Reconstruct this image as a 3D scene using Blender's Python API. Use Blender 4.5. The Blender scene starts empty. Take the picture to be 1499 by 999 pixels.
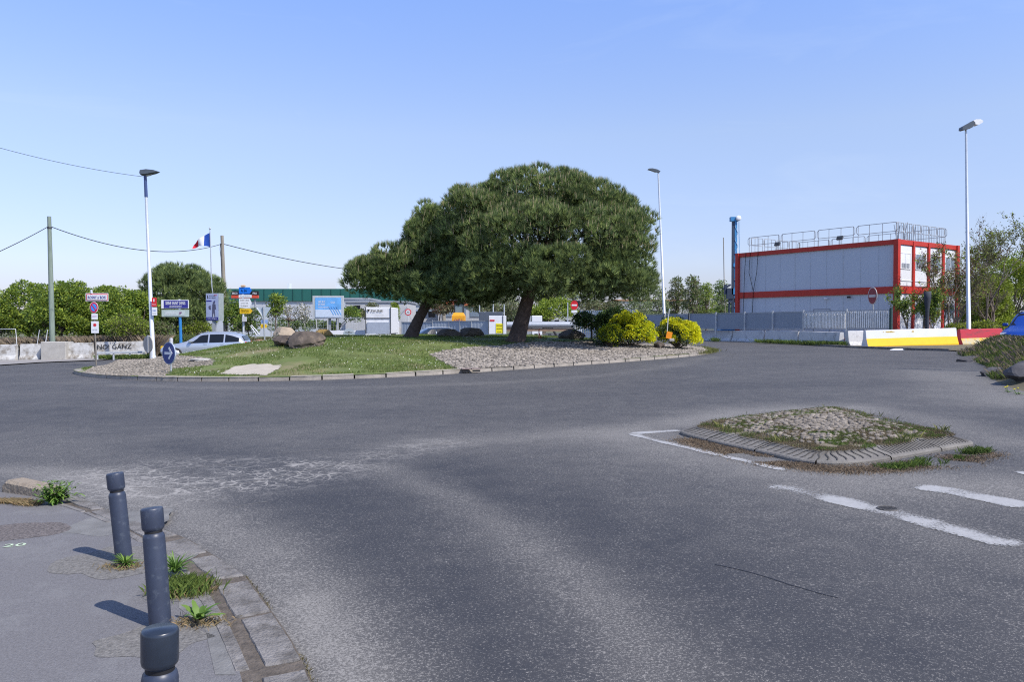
import bpy, bmesh, math, random
import numpy as np
from mathutils import Vector, Matrix, Euler, noise as mnoise
random.seed(7); RNG = np.random.default_rng(7)
S = bpy.context.scene; COL = S.collection
PI = math.pi
# ------------------------------------------------------------------ camera
F = 1166.0; HOR = 474.0; CX = 749.5; CY = 499.5; EYE = 1.65
PITCH = math.atan((CY-HOR)/F)
cd = bpy.data.cameras.new('camera'); cam = bpy.data.objects.new('camera', cd); COL.objects.link(cam)
cam.location = (0, 0, EYE); cam.rotation_euler = (PI/2-PITCH, 0, 0)
cd.sensor_width = 36; cd.lens = 36*F/1499; cd.clip_start = .05; cd.clip_end = 4000
S.camera = cam
# ------------------------------------------------------------------ sky, sun, exposure
SUN_EL = math.radians(50); SUN_AZ = math.atan2(.80, -.60)
w = bpy.data.worlds.new('World'); S.world = w; w.use_nodes = True
nt = w.node_tree; nt.nodes.clear()
sky = nt.nodes.new('ShaderNodeTexSky'); sky.sky_type = 'NISHITA'; sky.sun_disc = False
sky.sun_elevation = SUN_EL; sky.sun_rotation = SUN_AZ; sky.air_density = 1.0; sky.dust_density = .3; sky.ozone_density = 2.2
tint = nt.nodes.new('ShaderNodeMix'); tint.data_type = 'RGBA'; tint.blend_type = 'MULTIPLY'; tint.inputs[0].default_value = 1
tint.inputs[7].default_value = (1.16, .98, 1.06, 1)
bg = nt.nodes.new('ShaderNodeBackground'); bg.inputs[1].default_value = .15
wo = nt.nodes.new('ShaderNodeOutputWorld')
tcw = nt.nodes.new('ShaderNodeTexCoord'); sep = nt.nodes.new('ShaderNodeSeparateXYZ'); nt.links.new(tcw.outputs['Generated'], sep.inputs[0])
rw = nt.nodes.new('ShaderNodeValToRGB'); rw.color_ramp.interpolation = 'LINEAR'; el = rw.color_ramp.elements     # clear spring sky: less glare at the horizon, deeper blue above
for i, (p_, c_) in enumerate([(0, (.20, .235, .34)), (.072, (.365, .395, .445)), (.228, (.56, .577, .55)), (.376, (.557, .66, .745)), (.8, (.42, .5, .56))]):
    e_ = el[i] if i < 1 else (el[-1] if i == 4 else el.new(p_)); e_.position = p_; e_.color = (*c_, 1)
nt.links.new(sep.outputs[2], rw.inputs[0])
vs_ = nt.nodes.new('ShaderNodeVectorMath'); vs_.operation = 'SCALE'; vs_.inputs['Scale'].default_value = 2.0; nt.links.new(rw.outputs[0], vs_.inputs[0])
vm = nt.nodes.new('ShaderNodeVectorMath'); vm.operation = 'MULTIPLY'; nt.links.new(tint.outputs[2], vm.inputs[0]); nt.links.new(vs_.outputs[0], vm.inputs[1])
wm = nt.nodes.new('ShaderNodeMapping'); wm.inputs['Scale'].default_value = (2.2, 2.2, 11); wm.inputs['Rotation'].default_value = (.25, .1, 0); nt.links.new(tcw.outputs['Generated'], wm.inputs[0])
wn_ = nt.nodes.new('ShaderNodeTexNoise'); wn_.inputs['Scale'].default_value = 1.6; wn_.inputs['Detail'].default_value = 7; wn_.inputs['Roughness'].default_value = .62; wn_.inputs['Distortion'].default_value = .6; nt.links.new(wm.outputs[0], wn_.inputs['Vector'])
wr_ = nt.nodes.new('ShaderNodeMapRange'); wr_.inputs[1].default_value = .56; wr_.inputs[2].default_value = .82; wr_.inputs[3].default_value = 0; wr_.inputs[4].default_value = .10; nt.links.new(wn_.outputs[0], wr_.inputs[0])
wx_ = nt.nodes.new('ShaderNodeMix'); wx_.data_type = 'RGBA'; nt.links.new(wr_.outputs[0], wx_.inputs[0]); nt.links.new(vm.outputs[0], wx_.inputs[6]); wx_.inputs[7].default_value = (5.6, 6.2, 6.6, 1)      # faint high cirrus
nt.links.new(sky.outputs[0], tint.inputs[6]); nt.links.new(wx_.outputs[2], bg.inputs[0]); nt.links.new(bg.outputs[0], wo.inputs[0])
sd = bpy.data.lights.new('sun', 'SUN'); sun = bpy.data.objects.new('sun', sd); COL.objects.link(sun)
sd.energy = 4.6; sd.angle = math.radians(.5); sd.color = (1, .95, .88)
sdir = Vector((math.sin(SUN_AZ)*math.cos(SUN_EL), math.cos(SUN_AZ)*math.cos(SUN_EL), math.sin(SUN_EL)))
sun.rotation_euler = sdir.to_track_quat('Z', 'Y').to_euler(); sun.location = (20, -20, 40)
S.view_settings.view_transform = 'Standard'; S.view_settings.look = 'None'; S.view_settings.gamma = 1
S.view_settings.exposure = .12
S.cycles.use_denoising = False; S.cycles.pixel_filter_type = 'BLACKMAN_HARRIS'; S.cycles.filter_width = 1.15
# ------------------------------------------------------------------ pixel -> world
FW = Vector((0, math.cos(PITCH), -math.sin(PITCH))); UP = Vector((0, math.sin(PITCH), math.cos(PITCH)))
def ray(px, py): return FW + Vector(((px-CX)/F, 0, 0)) + UP*((CY-py)/F)
def at(px, py, Y):
    r = ray(px, py); return Vector((0, 0, EYE)) + r*(Y/r.y)
def gz(x, y=0): return .02*max(-40, min(40, x))
def gzn(x): return .02*np.clip(x, -40, 40)
def hit(px, py, h=None):
    h = h or gz; r = ray(px, py); r = r/r.y
    a = 2.0; st = .25; y = a
    while y < 400:
        p = Vector((0, 0, EYE))+r*y
        if p.z < h(p.x, p.y):
            lo, hi = y-st, y
            for _ in range(25):
                m = (lo+hi)/2; p = Vector((0, 0, EYE))+r*m
                if p.z < h(p.x, p.y): hi = m
                else: lo = m
            return Vector((p.x, p.y, h(p.x, p.y)))
        y += st
    return Vector((p.x, p.y, gz(p.x)))
def on(px, Y, dz=0):          # ground point under pixel column px at depth Y
    x = (px-CX)/F*Y*1.0
    return Vector((x, Y, gz(x)+dz))
# ------------------------------------------------------------------ materials
MATS = {}
def mat(name, col, rough=.7, metal=0, var=.12, scale=4, bump=0, bscale=60, dirt=None, dthr=.6, dscale=3, island=0, transl=0, spec=.4, clear=0, coord='Object', stretch=None):
    if name in MATS: return MATS[name]
    m = bpy.data.materials.new(name); m.use_nodes = True; n = m.node_tree; N = n.nodes; L = n.links
    b = N['Principled BSDF']; b.inputs['Roughness'].default_value = rough; b.inputs['Metallic'].default_value = metal
    b.inputs['Specular IOR Level'].default_value = spec; b.inputs['Coat Weight'].default_value = clear
    tc = N.new('ShaderNodeTexCoord'); src = tc.outputs[coord]
    if stretch:
        mp = N.new('ShaderNodeMapping'); mp.inputs['Scale'].default_value = stretch; L.new(src, mp.inputs[0]); src = mp.outputs[0]
    nz = N.new('ShaderNodeTexNoise'); nz.inputs['Scale'].default_value = scale; nz.inputs['Detail'].default_value = 6; nz.inputs['Roughness'].default_value = .65
    L.new(src, nz.inputs['Vector'])
    mr = N.new('ShaderNodeMapRange'); mr.inputs[1].default_value = .3; mr.inputs[2].default_value = .7
    mr.inputs[3].default_value = 1-var; mr.inputs[4].default_value = 1+var; L.new(nz.outputs[0], mr.inputs[0])
    mul = N.new('ShaderNodeMix'); mul.data_type = 'RGBA'; mul.blend_type = 'MULTIPLY'; mul.inputs[0].default_value = 1
    mul.inputs[6].default_value = (*col, 1); L.new(mr.outputs[0], mul.inputs[7]); out = mul.outputs[2]
    if dirt:
        n2 = N.new('ShaderNodeTexNoise'); n2.inputs['Scale'].default_value = dscale; n2.inputs['Detail'].default_value = 8; n2.inputs['Roughness'].default_value = .7
        L.new(src, n2.inputs['Vector'])
        m2 = N.new('ShaderNodeMapRange'); m2.inputs[1].default_value = dthr-.09; m2.inputs[2].default_value = dthr+.09; L.new(n2.outputs[0], m2.inputs[0])
        mx = N.new('ShaderNodeMix'); mx.data_type = 'RGBA'; L.new(m2.outputs[0], mx.inputs[0]); L.new(out, mx.inputs[6]); mx.inputs[7].default_value = (*dirt, 1); out = mx.outputs[2]
    if island:
        g = N.new('ShaderNodeNewGeometry'); hs = N.new('ShaderNodeHueSaturation')
        m3 = N.new('ShaderNodeMapRange'); m3.inputs[3].default_value = 1-island; m3.inputs[4].default_value = 1+island; L.new(g.outputs['Random Per Island'], m3.inputs[0])
        L.new(m3.outputs[0], hs.inputs['Value'])
        m4 = N.new('ShaderNodeMapRange'); m4.inputs[3].default_value = .515; m4.inputs[4].default_value = .485; L.new(g.outputs['Random Per Island'], m4.inputs[0])
        if transl: L.new(m4.outputs[0], hs.inputs['Hue'])
        L.new(out, hs.inputs['Color']); out = hs.outputs[0]
    L.new(out, b.inputs['Base Color'])
    if bump:
        n4 = N.new('ShaderNodeTexNoise'); n4.inputs['Scale'].default_value = bscale; n4.inputs['Detail'].default_value = 4; L.new(src, n4.inputs['Vector'])
        bp = N.new('ShaderNodeBump'); bp.inputs['Strength'].default_value = bump; bp.inputs['Distance'].default_value = .02; L.new(n4.outputs[0], bp.inputs['Height']); L.new(bp.outputs[0], b.inputs['Normal'])
    if transl:
        t = N.new('ShaderNodeBsdfTranslucent'); L.new(out, t.inputs[0]); ms = N.new('ShaderNodeMixShader'); ms.inputs[0].default_value = transl
        o = N['Material Output']; L.new(b.outputs[0], ms.inputs[1]); L.new(t.outputs[0], ms.inputs[2]); L.new(ms.outputs[0], o.inputs[0])
    MATS[name] = m; return m
def glassy(name, col=(.02, .025, .03), rough=.08):
    return mat(name, col, rough, 0, .1, 1, spec=.8)
# ------------------------------------------------------------------ mesh builder
class MB:
    def __init__(s): s.v = []; s.f = []; s.m = []; s.s = []; s.M = Matrix.Identity(4)
    def add(s, vs, fs, mat=0, smooth=False):
        o = len(s.v); s.v += [tuple(s.M @ Vector(v)) for v in vs]
        for f in fs: s.f.append(tuple(i+o for i in f)); s.m.append(mat); s.s.append(smooth)
        return s
    def box(s, c, sz, mat=0, rz=0, R=None):
        R = R or Matrix.Rotation(rz, 3, 'Z'); x, y, z = [k/2 for k in sz]; c = Vector(c)
        vs = [c+R@Vector((a*x, b*y, d*z)) for a in (-1, 1) for b in (-1, 1) for d in (-1, 1)]
        return s.add(vs, [(0, 1, 3, 2), (4, 6, 7, 5), (0, 4, 5, 1), (2, 3, 7, 6), (0, 2, 6, 4), (1, 5, 7, 3)], mat)
    def bbox(s, c, sz, bev=.02, mat=0, rz=0, R=None):
        R = R or Matrix.Rotation(rz, 3, 'Z'); h = [k/2 for k in sz]; c = Vector(c); pts = []
        for a in (-1, 1):
            for b in (-1, 1):
                for d in (-1, 1):
                    for k in range(3):
                        q = [a*(h[0]-bev), b*(h[1]-bev), d*(h[2]-bev)]; q[k] = (a, b, d)[k]*h[k]; pts.append(c+R@Vector(q))
        return s.hull(pts, mat)
    def hull(s, pts, mat=0, smooth=False):
        bm = bmesh.new(); [bm.verts.new(p) for p in pts]
        r = bmesh.ops.convex_hull(bm, input=bm.verts)
        bmesh.ops.delete(bm, geom=list({g for g in r['geom_interior']+r['geom_unused'] if isinstance(g, bmesh.types.BMVert)}), context='VERTS')
        bm.verts.index_update(); s.add([v.co.copy() for v in bm.verts], [tuple(v.index for v in f.verts) for f in bm.faces], mat, smooth); bm.free(); return s
    def tube(s, pts, rad, n=8, mat=0, smooth=True, caps=True):
        pts = [Vector(p) for p in pts]; k = len(pts)
        if not hasattr(rad, '__len__'): rad = [rad]*k
        vs = []; ref = None
        for i, p in enumerate(pts):
            d = (pts[min(i+1, k-1)]-pts[max(i-1, 0)]); d = d.normalized() if d.length > 1e-9 else Vector((0, 0, 1))
            if ref is None: ref = Vector((1, 0, 0)) if abs(d.x) < .8 else Vector((0, 1, 0))
            u = (ref-d*ref.dot(d)).normalized(); ref = u; v = d.cross(u)
            for j in range(n):
                a = 2*PI*j/n; vs.append(p+(u*math.cos(a)+v*math.sin(a))*rad[i])
        fs = [(i*n+j, i*n+(j+1) % n, (i+1)*n+(j+1) % n, (i+1)*n+j) for i in range(k-1) for j in range(n)]
        s.add(vs, fs, mat, smooth)
        if caps:
            s.add(vs[:n], [tuple(reversed(range(n)))], mat); s.add(vs[-n:], [tuple(range(n))], mat)
        return s
    def lathe(s, prof, n=20, mat=0, c=(0, 0, 0), smooth=True):
        c = Vector(c); vs = []
        for r, z in prof:
            for j in range(n): a = 2*PI*j/n; vs.append(c+Vector((r*math.cos(a), r*math.sin(a), z)))
        k = len(prof); fs = [(i*n+j, i*n+(j+1) % n, (i+1)*n+(j+1) % n, (i+1)*n+j) for i in range(k-1) for j in range(n)]
        s.add(vs, fs, mat, smooth); s.add(vs[-n:], [tuple(range(n))], mat); s.add(vs[:n], [tuple(reversed(range(n)))], mat); return s
    def prism(s, poly, y0, y1, mat=0):   # polygon in local XZ, thickness along Y
        n = len(poly); vs = [(x, y0, z) for x, z in poly]+[(x, y1, z) for x, z in poly]
        fs = [tuple(range(n)), tuple(reversed(range(n, 2*n)))]+[(i, i+n, (i+1) % n+n, (i+1) % n) for i in range(n)]
        return s.add(vs, fs, mat)
    def disc(s, cx, cz, r, y0, y1, mat=0, n=28, rx=None):
        return s.prism([(cx+(rx or r)*math.cos(2*PI*i/n), cz+r*math.sin(2*PI*i/n)) for i in range(n)], y0, y1, mat)
    def text(s, txt, cx, cz, w, h, y=-.01, mat=0, d=.004):
        cu = bpy.data.curves.new('t', 'FONT'); cu.body = txt; cu.size = 1; cu.extrude = 0; cu.resolution_u = 2; cu.offset = .012
        o = bpy.data.objects.new('t', cu); COL.objects.link(o); dg = bpy.context.evaluated_depsgraph_get(); me = o.evaluated_get(dg).to_mesh()
        P = [v.co.copy() for v in me.vertices]; fs = [tuple(p.vertices) for p in me.polygons]
        o.evaluated_get(dg).to_mesh_clear(); bpy.data.objects.remove(o); bpy.data.curves.remove(cu)
        if not P: return s
        x0 = min(p.x for p in P); x1 = max(p.x for p in P); y0 = min(p.y for p in P); y1 = max(p.y for p in P)
        vs = [(cx+((p.x-x0)/(x1-x0)-.5)*w, y, cz+((p.y-y0)/(y1-y0)-.5)*h) for p in P]
        return s.add(vs, fs, mat)
    def build(s, name, mats, parent=None, loc=None, rot=None, **k):
        me = bpy.data.meshes.new(name); me.from_pydata(s.v, [], s.f); mats = mats if isinstance(mats, (list, tuple)) else [mats]
        for m in mats: me.materials.append(m)
        me.polygons.foreach_set('material_index', s.m); me.polygons.foreach_set('use_smooth', s.s); me.update()
        o = bpy.data.objects.new(name, me); COL.objects.link(o)
        if parent: o.parent = parent
        if loc is not None: o.location = loc
        if rot is not None: o.rotation_euler = rot
        return tag(o, **k)
def tag(o, label=None, cat=None, group=None, kind=None):
    if label: o['label'] = label
    if cat: o['category'] = cat
    if group: o['group'] = group
    if kind: o['kind'] = kind
    return o
def thing(name, label, cat, loc=(0, 0, 0), rz=0, group=None, rot=None):
    o = bpy.data.objects.new(name, None); COL.objects.link(o); o.location = loc; o.rotation_euler = rot or (0, 0, rz); o.empty_display_size = .2
    return tag(o, label, cat, group)
def raw(name, V, Fc, mats, parent=None, mi=None, smooth=False, n=3, loc=None, **k):  # numpy mesh, uniform n-gons
    V = np.asarray(V, dtype=np.float32).reshape(-1, 3); Fc = np.asarray(Fc, dtype=np.int32).reshape(-1, n)
    me = bpy.data.meshes.new(name); me.vertices.add(len(V)); me.vertices.foreach_set('co', V.ravel())
    me.loops.add(Fc.size); me.loops.foreach_set('vertex_index', Fc.ravel()); me.polygons.add(len(Fc))
    me.polygons.foreach_set('loop_start', np.arange(0, Fc.size, n, dtype=np.int32))
    mats = mats if isinstance(mats, (list, tuple)) else [mats]
    for m in mats: me.materials.append(m)
    if mi is not None: me.polygons.foreach_set('material_index', np.asarray(mi, dtype=np.int32))
    me.polygons.foreach_set('use_smooth', np.full(len(Fc), smooth)); me.update(calc_edges=True); me.validate()
    o = bpy.data.objects.new(name, me); COL.objects.link(o)
    if parent: o.parent = parent
    if loc is not None: o.location = loc
    return tag(o, **k)
def unit(a): return a/np.maximum(np.linalg.norm(a, axis=-1, keepdims=True), 1e-9)
def leaves(P, D, size, wid=.5):
    """folded leaf quads at P pointing along D; returns verts, quads"""
    n = len(P); r = RNG.normal(size=(n, 3)); side = unit(np.cross(D, r)); L = (size*RNG.uniform(.6, 1.3, n))[:, None]
    a = P; b = P+D*L*.5+side*L*wid*.5; c = P+D*L; d = P+D*L*.5-side*L*wid*.5
    V = np.stack([a, b, c, d], 1).reshape(-1, 3); Q = np.arange(4*n).reshape(n, 4); return V, Q
def needles(P, D, k, length, wd, spread=.75):
    """tufts: k thin triangles fanning round each direction"""
    n = len(P); P = np.repeat(P, k, 0); D = np.repeat(D, k, 0)
    d = unit(D+RNG.normal(size=(n*k, 3))*spread*.6); L = (length*RNG.uniform(.7, 1.2, n*k))[:, None]
    side = unit(np.cross(d, RNG.normal(size=(n*k, 3))))*wd
    V = np.stack([P-side, P+side, P+d*L], 1).reshape(-1, 3); return V, np.arange(3*n*k).reshape(-1, 3)
def in_poly(x, y, poly):
    x = np.asarray(x); y = np.asarray(y); c = np.zeros(x.shape, bool); n = len(poly)
    for i in range(n):
        x0, y0 = poly[i][:2]; x1, y1 = poly[(i+1) % n][:2]
        if y0 == y1: continue
        t = ((y0 > y) != (y1 > y)) & (x < (x1-x0)*(y-y0)/(y1-y0)+x0); c ^= t
    return c
def dist_poly(x, y, poly, closed=True):
    x = np.asarray(x, float); y = np.asarray(y, float); best = np.full(x.shape, 1e9); n = len(poly)
    for i in range(n if closed else n-1):
        ax, ay = poly[i][:2]; bx, by = poly[(i+1) % n][:2]; dx, dy = bx-ax, by-ay
        t = np.clip(((x-ax)*dx+(y-ay)*dy)/max(dx*dx+dy*dy, 1e-9), 0, 1); best = np.minimum(best, np.hypot(x-ax-t*dx, y-ay-t*dy))
    return best
def smooth_closed(pts, k=8):
    out = []; n = len(pts)
    for i in range(n):
        p0, p1, p2, p3 = [Vector(pts[(i+j-1) % n][:2]) for j in range(4)]
        for s in range(k):
            t = s/k; out.append(.5*((2*p1)+(p2-p0)*t+(2*p0-5*p1+4*p2-p3)*t*t+(3*p1-p0-3*p2+p3)*t**3))
    return out
def smooth_open(pts, k=8):
    out = []; n = len(pts); P = [Vector(p) for p in pts]
    for i in range(n-1):
        p0, p1, p2, p3 = P[max(i-1, 0)], P[i], P[i+1], P[min(i+2, n-1)]
        for s in range(k):
            t = s/k; out.append(.5*((2*p1)+(p2-p0)*t+(2*p0-5*p1+4*p2-p3)*t*t+(3*p1-p0-3*p2+p3)*t**3))
    return out+[P[-1]]
def resample(pts, step):
    P = [Vector(p) for p in pts]; out = [P[0]]; acc = 0
    for a, b in zip(P, P[1:]):
        L = (b-a).length
        while acc+L >= step:
            t = (step-acc)/L; a = a.lerp(b, t); out.append(a); L = (b-a).length; acc = 0
        acc += L
    return out
# palette
WHITE = mat('white_paint', (.78, .79, .8), .45, var=.05, scale=2)
DWHITE = mat('dirty_white_paint', (.56, .55, .52), .8, var=.2, scale=3, dirt=(.22, .19, .15), dthr=.55, dscale=2.0, bump=.2)
AWHITE = mat('aged_white_render', (.48, .48, .47), .8, var=.12, scale=.6, dirt=(.35, .34, .32), dthr=.6, dscale=.5)
GREY = mat('grey_paint', (.32, .34, .36), .5, var=.08)
DGREY = mat('dark_grey_metal', (.06, .065, .07), .5, var=.1)
BLACK = mat('black_matte', (.015, .015, .017), .6, var=.1)
GALV = mat('galvanised_steel', (.5, .52, .54), .45, .5, var=.12, scale=6)
SILV = mat('silver_pole_paint', (.62, .65, .68), .4, .25, var=.08, scale=3)
RED = mat('red_sign_paint', (.62, .02, .03), .4, var=.06)
BLUE = mat('blue_sign_paint', (.02, .12, .5), .35, var=.06)
NAVY = mat('navy_sign_paint', (.035, .035, .24), .35, var=.06)
YELL = mat('yellow_sign_paint', (.8, .5, .02), .45, var=.06)
GREEN = mat('dark_green_cladding', (.02, .12, .10), .6, var=.08, scale=.3)
WOOD = mat('weathered_pole_wood', (.28, .25, .2), .85, var=.25, scale=3, bump=.4, bscale=20, stretch=(8, 8, .5))
WOODG = mat('greenish_pole_wood', (.22, .27, .22), .85, var=.3, scale=3, bump=.4, bscale=20, stretch=(8, 8, .5))
CONC = mat('concrete', (.42, .4, .36), .85, var=.15, scale=2, bump=.3, bscale=30, dirt=(.25, .23, .2), dthr=.66)
TYRE = mat('tyre_rubber', (.02, .02, .022), .8, var=.1)
GLASS = mat('dark_window_glass', (.012, .015, .02), .12, 0, .1, 1, spec=.35)
PGLASS = mat('pale_window_glass', (.2, .25, .3), .1, var=.2, spec=.8)
BARK = mat('pine_bark', (.085, .062, .05), .95, var=.4, scale=5, bump=1, bscale=9)
BARK2 = mat('grey_bark', (.16, .13, .10), .95, var=.3, scale=6, bump=.6, bscale=15)
NEED = mat('pine_needles', (.115, .165, .06), .6, var=.3, scale=.9, island=.45, transl=.25, spec=.3)
NEED2 = mat('pine_needles_bright', (.27, .34, .11), .6, var=.3, scale=.9, island=.4, transl=.25, spec=.3)  # fresher, paler green; also puts sunlit tips into the outer tufts' colour
BUD = mat('pine_buds', (.42, .33, .2), .8, island=.3)
# ------------------------------------------------------------------ ground and road
GROUND = mat('earth_ground', (.16, .14, .09), .95, var=.25, scale=.4, bump=.4, bscale=8, dirt=(.09, .12, .04), dthr=.5, dscale=.25)
xs = np.concatenate([[-1500, -400, -150], np.linspace(-60, 60, 41), [150, 400, 1500]]); ys = np.concatenate([[-300, -60], np.linspace(-20, 140, 40), [300, 800, 2500]])
gx, gy = np.meshgrid(xs, ys); V = np.stack([gx, gy, gzn(gx)-.02], -1).reshape(-1, 3); nx = len(xs)
Q = np.array([(j*nx+i, j*nx+i+1, (j+1)*nx+i+1, (j+1)*nx+i) for j in range(len(ys)-1) for i in range(nx-1)])
raw('ground', V, Q, GROUND, n=4, kind='structure')
def road_material():
    m = bpy.data.materials.new('asphalt_road'); m.use_nodes = True; n = m.node_tree; N = n.nodes; L = n.links; b = N['Principled BSDF']
    b.inputs['Roughness'].default_value = .78; b.inputs['Specular IOR Level'].default_value = .35
    tc = N.new('ShaderNodeTexCoord')
    def noise(sc, det=4, r=.6, vec=None):
        x = N.new('ShaderNodeTexNoise'); x.inputs['Scale'].default_value = sc; x.inputs['Detail'].default_value = det; x.inputs['Roughness'].default_value = r; L.new(vec or tc.outputs['Object'], x.inputs['Vector']); return x.outputs[0]
    def mr(s, a, bb, c, d):
        x = N.new('ShaderNodeMapRange'); x.inputs[1].default_value = a; x.inputs[2].default_value = bb; x.inputs[3].default_value = c; x.inputs[4].default_value = d; L.new(s, x.inputs[0]); return x.outputs[0]
    def ma(op, a, bb):
        x = N.new('ShaderNodeMath'); x.operation = op
        for i, q in enumerate((a, bb)):
            if isinstance(q, (int, float)): x.inputs[i].default_value = q
            else: L.new(q, x.inputs[i])
        return x.outputs[0]
    wa = N.new('ShaderNodeAttribute'); wa.attribute_name = 'wear'; ca = N.new('ShaderNodeAttribute'); ca.attribute_name = 'crack'
    g1 = noise(58, 3, .8); g2 = noise(135, 2, .7); grain = ma('ADD', ma('MULTIPLY', g1, .6), ma('MULTIPLY', g2, .4))   # stones in the binder
    big = mr(noise(.3, 6, .7), .3, .7, -.09, .09); mid = mr(noise(2.2, 6, .75), .3, .7, -.10, .10)
    wear = ma('ADD', wa.outputs['Fac'], ma('ADD', big, mid))
    pale = mr(ma('ADD', grain, ma('MULTIPLY', wear, .125)), .55, .66, 0, 1)         # more bare stone shows where traffic or dust has worn the binder
    ramp = N.new('ShaderNodeValToRGB'); e = ramp.color_ramp.elements; e[0].position = 0; e[0].color = (.042, .043, .048, 1); e[1].position = 1; e[1].color = (.15, .14, .125, 1); L.new(wear, ramp.inputs[0])
    mix = N.new('ShaderNodeMix'); mix.data_type = 'RGBA'; L.new(pale, mix.inputs[0]); L.new(ramp.outputs[0], mix.inputs[6]); mix.inputs[7].default_value = (.29, .272, .245, 1)
    # crazed cracks filled with pale dust
    wn = N.new('ShaderNodeTexNoise'); wn.inputs['Scale'].default_value = 7; wn.inputs['Detail'].default_value = 5; L.new(tc.outputs['Object'], wn.inputs['Vector'])
    va = N.new('ShaderNodeVectorMath'); va.operation = 'MULTIPLY_ADD'; L.new(wn.outputs[1], va.inputs[0]); va.inputs[1].default_value = (.16, .12, 0); L.new(tc.outputs['Object'], va.inputs[2])
    vo = N.new('ShaderNodeTexVoronoi'); vo.feature = 'DISTANCE_TO_EDGE'; vo.inputs['Scale'].default_value = 3.6; L.new(va.outputs[0], vo.inputs['Vector'])
    vo2 = N.new('ShaderNodeTexVoronoi'); vo2.feature = 'DISTANCE_TO_EDGE'; vo2.inputs['Scale'].default_value = 9; L.new(va.outputs[0], vo2.inputs['Vector'])
    ck = ma('MAXIMUM', mr(vo.outputs[0], .015, .05, 1, 0), ma('MULTIPLY', mr(vo2.outputs[0], .02, .09, 1, 0), .7))
    brk = mr(noise(2.6, 6, .7), .42, .5, 0, 1)
    cf = ma('MULTIPLY', ma('MULTIPLY', ck, brk), ca.outputs['Fac'])
    m2 = N.new('ShaderNodeMix'); m2.data_type = 'RGBA'; L.new(cf, m2.inputs[0]); L.new(mix.outputs[2], m2.inputs[6]); m2.inputs[7].default_value = (.33, .31, .28, 1)
    L.new(m2.outputs[2], b.inputs['Base Color'])
    bp = N.new('ShaderNodeBump'); bp.inputs['Strength'].default_value = .6; bp.inputs['Distance'].default_value = .006; L.new(grain, bp.inputs['Height']); L.new(bp.outputs[0], b.inputs['Normal'])
    return m
ROAD = road_material()
def add_attr(me, name, vals):
    a = me.attributes.new(name, 'FLOAT', 'POINT'); a.data.foreach_set('value', np.asarray(vals, dtype=np.float32).ravel())
ys = np.concatenate([np.arange(-8, 1, .5), np.arange(1, 14, .12), np.arange(14, 30, .3), np.arange(30, 130, 1.0)])
xs = np.concatenate([np.arange(-70, -12, 1.2), np.arange(-12, 12, .16), np.arange(12, 70, 1.2)])
gx, gy = np.meshgrid(xs, ys); nx = len(xs)
def pl(pts): return [hit(*p)[:2] for p in pts]
def sm(a, lo, hi): t = np.clip((a-lo)/(hi-lo), 0, 1); return t*t*(3-2*t)
wear = np.full(gx.shape, .22)
def band(pts, wd, amt, power=1):
    global wear
    d = dist_poly(gx, gy, smooth_open([Vector(p) for p in pl(pts)], 5), False); wear = wear+amt*1.15*np.exp(-(d/wd)**2)
band([(0, 690), (120, 700), (300, 765), (420, 850), (470, 930), (540, 1000)], .42, .36)          # dusty gutter line
band([(450, 880), (510, 1000)], .17, .28)
band([(560, 685), (680, 740), (800, 820), (900, 910), (960, 1000)], .26, .26)
band([(620, 650), (780, 640), (980, 620), (1100, 600), (1250, 597)], .7, .22)                    # between the wheel tracks
band([(920, 640), (1000, 660), (1150, 690), (1300, 705), (1499, 720)], .85, .34)
band([(1000, 620), (1100, 606), (1250, 600), (1380, 620), (1480, 650)], .55, .22)
band([(1180, 720), (1330, 765), (1499, 815)], .35, .16)
band([(0, 640), (300, 660), (520, 600), (800, 585)], 1.2, .06)
band([(110, 560), (300, 568), (600, 566), (900, 548), (1050, 522)], .5, .14)                     # pale dust by the island kerb
band([(1380, 545), (1440, 570), (1499, 590)], 1.3, .3)
band([(260, 650), (450, 712), (600, 830), (720, 990)], .7, -.16)                                # dark wheel tracks
band([(640, 690), (800, 745), (1050, 850), (1350, 990)], .75, -.15)
band([(0, 600), (300, 615), (700, 590), (1000, 570), (1300, 560)], 1.4, -.07)
crk = sm(dist_poly(gx, gy, pl([(160, 700), (250, 715), (330, 708), (440, 690)]), False), 1.15, .3)
crk = np.maximum(crk, .45*sm(dist_poly(gx, gy, pl([(250, 680), (500, 680), (640, 650)]), False), .8, .2))
wear = wear+crk*.10
V = np.stack([gx, gy, gzn(gx)+.004], -1).reshape(-1, 3); J, I = np.meshgrid(np.arange(len(ys)-1), np.arange(nx-1), indexing='ij')
Q = np.stack([J*nx+I, J*nx+I+1, (J+1)*nx+I+1, (J+1)*nx+I], -1).reshape(-1, 4)
road = raw('road', V, Q, ROAD, n=4, kind='structure'); add_attr(road.data, 'wear', wear); add_attr(road.data, 'crack', crk)
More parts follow.
